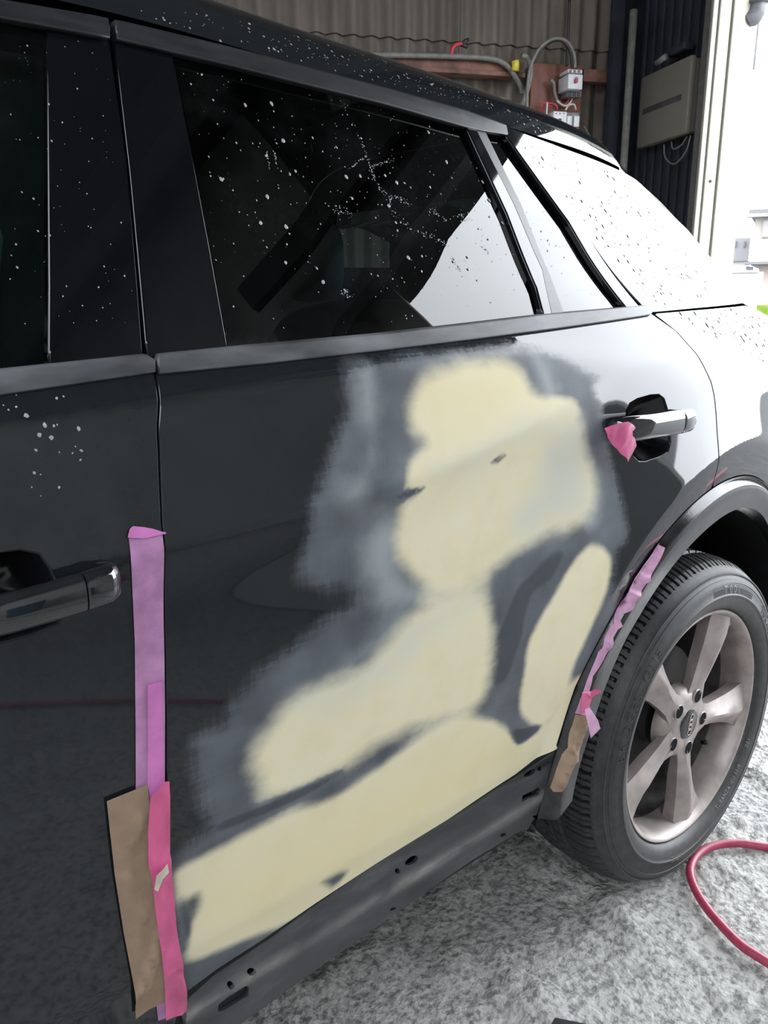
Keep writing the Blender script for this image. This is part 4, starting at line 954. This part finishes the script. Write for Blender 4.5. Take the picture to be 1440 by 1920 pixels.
kp = sheet_on('kraft_paper', [(1079, 1339), (1100, 1342), (1098, 1368), (1086, 1410), (1072, 1448), (1058, 1478), (1036, 1484), (1031, 1476), (1044, 1440), (1058, 1398)], m_kraft, -.004, .0010, 18, 'small folded kraft paper piece at the foot of the wheel arch', 'paper', 60, 40,
              extra=crease([L([(1060, 1400), (1076, 1424)]), L([(1064, 1386), (1058, 1402)]), L([(1098, 1345), (1040, 1480)])], .005, .0045))
# tape on the rear handle
hy = float(S(-.25, .92))-.046
def patch(name, px, Y, mat, label, cat, bulge=.006):
    P = [onY(a_, c_, Y) for a_, c_ in px]; w = wob(.003, 130, 130, 33); c_ = np.mean([(p_[0], p_[2]) for p_ in P], 0)
    fn = lambda x, z: Y - S(x, z) + w(x, z) + 6.*((x-c_[0])**2 + .4*(z-c_[1])**2)
    return tag(panel(name, [(p_[0], p_[2]) for p_ in P], mat, None, res=.004, depth=.0005, bev=.0001, fn=fn), label, cat)
patch('masking_tape', [(1147, 805), (1154, 799), (1166, 794), (1175, 792), (1180, 791), (1192, 799), (1196, 803), (1187, 809), (1189, 818), (1194, 822), (1203, 837), (1196, 846), (1188, 858), (1185, 867), (1176, 860), (1165, 848), (1157, 838), (1148, 822)], hy, m_tape3, 'pink tape wrapped around the end of the rear door handle', 'tape')

# ================================================================ on the floor
hx = [(2.9, -.72, .008), (1.7, -.66, .008), (.9, -.56, .008), (.5, -.43, .008), (.35, -.31, .008), (.28, -.21, .008), (.24, -.138, .008)]; hy_ = [(-.095, -.45, .008), (-.18, -.85, .008), (-.7, -1.6, .008), (-1.6, -2.4, .008)]
hp = [(1440, 1588), (1380, 1581), (1335, 1587), (1306, 1604), (1294, 1632), (1302, 1664), (1322, 1698), (1350, 1732), (1390, 1772), (1440, 1805), (1540, 1870)]
tag(tube('air_hose', catmull(hx+[tuple(onZ(a_, c_, .008)) for a_, c_ in hp]+hy_, 12), .0085, m_hose, None, 14), 'dark red rubber air hose curving over the concrete', 'hose')
mp = [onZ(1040, 1906, .02), onZ(1150, 1928, .02), onZ(1120, 1990, .02), onZ(1010, 1965, .02)]
mt = bmesh.new(); add_box(mt, mp[0]-np.array([0, 0, .02]), mp[1]-mp[0], mp[3]-mp[0], (0, 0, .02), .003)
tag(bm_obj('rubber_block', mt, m_mat, None, True), 'dark rubber block lying on the floor at the picture edge', 'block')

# ================================================================ on the back wall
def wbox(name, px0, py0, px1, py1, off, dep, mat, parent=None, bev=.003):
    """box on the back wall from its upper left to lower right corner; off = gap to the wall, dep = depth"""
    a_ = wallpt(px0, py0, off+dep); b_ = wallpt(px1, py1, off+dep); w_ = float(np.dot(b_-a_, AX)); h_ = float(a_[2]-b_[2])
    p0 = a_-np.array([0, 0, h_])-BX*dep
    return box(name, p0, AX*w_, BX*dep, (0, 0, h_), mat, parent, bev)
# beams
bz1 = float(wallpt(760, 105, .05)[2]); bz0 = float(wallpt(760, 136, .05)[2])
ua = uof(wallpt(980, 120, .05)); 
be = gbox('wall_beam', ua, 8.5, .012, .075, bz0, bz1, m_rust, None, .004); tag(be, 'rust brown beam running along the corrugated wall', 'beam'); 
gbox('beam_lip', ua, 8.5, .075, .085, bz0, bz0+.018, m_rust, be, .002)
ub = uof(wallpt(1093, 130, .05)); uc = uof(wallpt(1149, 130, .05)); bz3 = float(wallpt(1120, 131, .05)[2]); bz2 = float(wallpt(1120, 155, .05)[2])
be2 = gbox('wall_beam', uc, ub, .012, .06, bz2, bz3, m_rust, None, .004); tag(be2, 'short brown beam piece beside the corner column', 'beam')
def wp(pts, off): return [wallpt(a_, c_, off) for a_, c_ in pts]
tag(tube('conduit', catmull(wp([(690, 103), (780, 104), (850, 106), (900, 108), (935, 114), (955, 128), (967, 146), (976, 162), (979, 176)], .10), 8), .011, m_cable, None, 10), 'grey conduit resting on the beam and bending down', 'conduit')
tag(tube('cable', catmull(wp([(966, 250), (974, 212), (985, 180), (993, 150), (995, 125), (988, 108), (978, 104)], .14), 8), .011, m_cable, None, 10), 'thick grey cable hooked in front of the beam end', 'cable')
ac = tube('cable', catmull(wp([(990, 250), (988, 200), (990, 150), (996, 122), (1010, 93), (1030, 76), (1047, 72), (1063, 78), (1074, 95), (1078, 112), (1078, 127)], .175), 8), .0065, m_cable, None, 8); tag(ac, 'grey cable arching over into the top breaker', 'cable')
tag(tube('cable', catmull(wp([(1000, 118), (1014, 94), (1032, 79), (1048, 75), (1060, 82), (1070, 100), (1073, 127)], .13), 8), .006, m_bcable, None, 8), 'black cable just inside the grey arching cable', 'cable')
tag(tube('cable', catmull(wp([(1068, 0), (1066, 50), (1064, 90), (1062, 125)], .06), 8), .006, m_bcable, None, 8), 'black cable hanging straight down the corrugated wall', 'cable')
rw = tube('wire', catmull(wp([(846, 106), (848, 92), (855, 84), (866, 82)], .10), 6), .009, m_rwire, None, 8); tag(rw, 'red wire stub with black ends above the beam', 'wire')
for d_ in ((866, 82, 878, 74), (866, 82, 876, 80), (864, 84, 876, 88)): tube('wire_end', wp([(d_[0], d_[1]), ((d_[0]+d_[2])/2, (d_[1]+d_[3])/2-1), (d_[2], d_[3])], .10), .008, m_bcable, rw, 8)
yb = tube('cable_sleeve', wp([(966, 114), (967, 122), (966, 133)], .115), .016, m_yellow, None, 10); tag(yb, 'small yellow sleeve on the bent grey conduit', 'sleeve')
bd = wbox('mounting_board', 997, 117, 1086, 262, .02, .042, m_board, None, .004); tag(bd, 'reddish brown board carrying the breakers', 'board')
def wire(px, off, r_, mat, label):
    return tag(tube('wire', catmull(wp(px, off), 6), r_, mat, None, 8), label, 'wire')
wire([(1032, 150), (1038, 156), (1040, 172), (1044, 188), (1050, 192)], .10, .008, m_cable, 'grey sheathed cable coming out of the brown board')
wire([(1046, 190), (1054, 195), (1062, 194), (1068, 184)], .10, .004, m_rwire, 'red wire curving up into the top breaker')
wire([(1044, 189), (1056, 198), (1066, 196), (1074, 184)], .105, .004, m_wwire, 'white wire curving up into the top breaker')
wire([(1016, 245), (1013, 215), (1013, 196), (1020, 193), (1040, 196), (1046, 206)], .11, .004, m_rwire, 'red wire looping left of the lower breaker')
wire([(1019, 245), (1018, 210), (1022, 197), (1036, 200)], .128, .0035, m_rwire, 'second red wire dropping beside the lower breaker')
wire([(1026, 248), (1025, 215), (1026, 192)], .145, .0035, m_wwire, 'white wire hanging left of the lower breaker')
wire([(1060, 207), (1066, 198), (1076, 196), (1080, 206)], .11, .004, m_wwire, 'pale wire joining breaker and contactor')
# top breaker
br = wbox('breaker', 1066, 138, 1092, 168, .074, .10, m_white, None, .004); tag(br, 'white breaker with red toggle at the top of the board', 'breaker')
wbox('terminal_cover', 1065, 129, 1092, 138, .07, .085, m_white, br); wbox('toggle_slot', 1077, 144, 1084, 156, .17, .004, m_grey, br, .001); wbox('toggle', 1079, 147, 1083, 155, .174, .012, m_rwire, br, .002)
wbox('terminal_block', 1065, 169, 1090, 182, .07, .07, m_grey, br)
for k_ in range(3): wbox('terminal_screw', 1068+k_*8, 131, 1072+k_*8, 136, .155, .004, m_grey, br, .001); wbox('terminal_screw', 1067+k_*8, 172, 1072+k_*8, 180, .14, .004, m_bcable, br, .001)
# lower breaker and contactor
b2_ = wbox('breaker', 1038, 208, 1062, 246, .074, .09, m_white, None, .004); tag(b2_, 'white breaker with black toggle low on the board', 'breaker')
wbox('toggle', 1048, 222, 1053, 229, .16, .010, m_bcable, b2_, .002)
for k_ in range(3): wbox('terminal_screw', 1041+k_*7, 211, 1045+k_*7, 215, .16, .004, m_grey, b2_, .001)
ct = wbox('contactor', 1063, 210, 1086, 238, .074, .08, m_grey, None, .004); tag(ct, 'grey and white contactor beside the lower breaker', 'contactor')
wbox('contactor_face', 1064, 217, 1072, 238, .15, .012, m_white, ct, .002); wbox('contactor_face', 1077, 217, 1086, 238, .15, .012, m_white, ct, .002); wbox('contactor_base', 1063, 239, 1084, 247, .07, .09, m_white, ct, .002)
tag(tube('cable', catmull(wp([(1094, 236), (1100, 245), (1106, 256), (1118, 264), (1135, 267), (1150, 266), (1148, 285)], .05), 8), .005, m_cable, None, 8), 'thin grey cable drooping low beside the corner column', 'cable')
# pipe in the corner
pp0 = onplane(1188, 25, O-AX*.12+BX*.02, AX); 
tag(tube('wall_pipe', [G(.14, vof(onplane(1180, 150, G(.14, 0, 0), AX)), z_) for z_ in (0., 1.2, float(pp0[2]))], .016, m_cable, None, 12), 'thin grey vertical pipe in front of the corner column', 'pipe')

# distribution box on the wing wall
def sbox(name, px0, py0, px1, py1, off, dep, mat, parent=None, bev=.004):
    a_ = sidept(px0, py0, off+dep); b_ = sidept(px1, py1, off+dep); v0_, v1_ = vof(a_), vof(b_); z1_, z0_ = a_[2], b_[2]
    return v0_, v1_, z0_, z1_
DEP = .055
a_ = sidept(1197, 208, DEP+.01); b_ = sidept(1290, 176, DEP+.01); zt = float(sidept(1290, 104, DEP+.01)[2]); zb_ = float(sidept(1290, 248, DEP+.01)[2]); va, vb = vof(a_), vof(b_)
dbx = gbox('distribution_box', .0, DEP, va+.006, vb-.006, zb_+.006, zt-.006, m_beigebox, None, .012); tag(dbx, 'beige distribution box with smoked window on the wing wall', 'distribution box')
gbox('box_lid', DEP-.020, DEP+.010, va, vb, zb_, zt, m_beigebox, dbx, .010)
wv0 = vof(sidept(1205, 205, DEP+.012)); wv1 = vof(sidept(1277, 180, DEP+.012)); wz0 = float(sidept(1277, 187, DEP+.012)[2]); wz1 = float(sidept(1277, 176, DEP+.012)[2])
gbox('lid_window', DEP+.008, DEP+.0125, wv0, wv1, wz0, wz1, m_darkwin, dbx, .001)
tag(tube('cable', catmull([G(.03, va+.45*(vb-va), zb_-.004), G(.03, va+.50*(vb-va), zb_-.06), G(.03, va+.7*(vb-va), zb_-.095), G(.03, va+.9*(vb-va), zb_-.06), G(.03, va+.97*(vb-va), zb_-.004)], 8), .0035, m_cable, None, 8), 'thin grey cable looping under the distribution box', 'cable')
tag(tube('cable', catmull([G(.03, va+.6*(vb-va), zb_-.004), G(.03, va+.65*(vb-va), zb_-.035), G(.03, va+.8*(vb-va), zb_-.03), G(.03, va+.9*(vb-va), zb_-.004)], 8), .0035, m_cable, None, 8), 'short inner cable loop under the distribution box', 'cable')
lp = gbox('wall_lamp', 0.02, .07, va+.5*(vb-va), va+.86*(vb-va), zt+.03, zt+.06, m_navy, None, .008); tag(lp, 'dark wall fitting just above the distribution box', 'wall fitting')
tube('lamp_tube', [G(.085, va+.42*(vb-va), zt+.018), G(.085, va+.6*(vb-va), zt+.026)], .012, m_grey, lp, 10)

# ================================================================ outside the gateway
def far(px, py, D): 
    d = rayd(px, py); return CAM + d/np.hypot(d[0], d[1])*D
def fbox(name, px0, py0, px1, py1, D, dep, mat, parent=None, bev=0.):
    p00 = far(px0, py1, D); p01 = far(px0, py0, D); e = rayd((px0+px1)/2, (py0+py1)/2); e[2] = 0; e /= np.linalg.norm(e); r_ = np.array([e[1], -e[0], 0])
    w_ = float(np.dot(far(px1, py1, D)-p00, r_))
    return box(name, p00, r_*w_, e*dep, (0, 0, float(p01[2]-p00[2])), mat, parent, bev)
h1 = fbox('house', 1407, 402, 1620, 497, 40, 6, m_houseC); tag(h1, 'cream two-storey house seen through the gateway', 'house')
fbox('ground_floor', 1412, 497, 1620, 600, 40.4, 6, m_houseP, h1); fbox('roof', 1404, 393, 1630, 401, 39.4, 7, m_roofg, h1); fbox('eaves_band', 1400, 401, 1630, 407, 39.4, .6, m_houseC, h1); fbox('string_course', 1396, 491, 1620, 496, 39.6, .5, m_roofg, h1)
wn = fbox('window', 1427, 412, 1470, 446, 39.9, .3, m_houseP, h1); fbox('pane', 1429, 414, 1468, 444, 39.85, .1, m_pane, wn)
w2_ = fbox('window', 1398, 500, 1412, 512, 39.9, .3, m_roofg, h1)
h2 = fbox('house', 1363, 447, 1403, 490, 46, 6, m_houseG); tag(h2, 'small grey house block left of the cream house', 'house')
for k_ in range(2): fbox('window', 1377+k_*17, 452, 1380+k_*17, 463, 45.9, .3, m_roofg, h2)
fbox('ground_floor', 1368, 490, 1404, 511, 46.2, 6, m_houseW, h2); fbox('roof_edge', 1362, 436, 1376, 446, 46, 5, m_roofg, h2)
gw = fbox('garden_wall', 1330, 511, 1422, 600, 30, .3, m_houseW); tag(gw, 'white garden wall in front of the houses', 'wall')
fbox('coping', 1328, 508, 1423, 512, 29.9, .5, m_houseW, gw)
gr_ = fbox('grass_bank', 1405, 572, 1800, 700, 22, 6, m_grass); gr_['kind'] = 'stuff'; tag(gr_, 'bright green grass bank beyond the gateway', 'grass')
# galvanised elbow outside, top right
el = tube('drain_elbow', catmull([far(1425, -60, 3.7), far(1422, 5, 3.7), far(1414, 28, 3.7), far(1399, 40, 3.7)], 8), .034, m_duct, None, 14); tag(el, 'grey drain elbow hanging outside the gateway top', 'drain pipe')
tube('collar', [far(1423, -2, 3.7), far(1422, 8, 3.7)], .042, m_duct, el, 14)

# ================================================================ unseen things added behind the photographer for their reflections
bm = bmesh.new(); bmesh.ops.create_cone(bm, cap_ends=True, segments=32, radius1=.29, radius2=.29, depth=.86, matrix=Matrix.Translation((-.75, -2.6, .43)))
dr = bm_obj('added_drum', bm, m_blue, None, True); tag(dr, 'blue steel drum added behind the photographer for reflections', 'drum')
for z_ in (.02, .30, .58, .85): 
    t_ = np.linspace(0, 2*math.pi, 33); tube('drum_hoop', [(-.75+.293*math.cos(q), -2.6+.293*math.sin(q), z_) for q in t_], .010, m_blue, dr, 6)
wb = thing('workbench', (.2, -3.4, 0), 'grey steel workbench along the wall behind the photographer, added for reflections', 'workbench')
box('bench_top', (-.9, -3.8, .82), (2.2, 0, 0), (0, .7, 0), (0, 0, .05), m_grey, wb, .004)
for x_ in (-.85, 1.2):
    for y_ in (-3.75, -3.2): box('leg', (x_, y_, 0), (.06, 0, 0), (0, .06, 0), (0, 0, .82), m_grey, wb)
box('shelf', (-.85, -3.75, .25), (2.1, 0, 0), (0, .6, 0), (0, 0, .03), m_rust, wb)
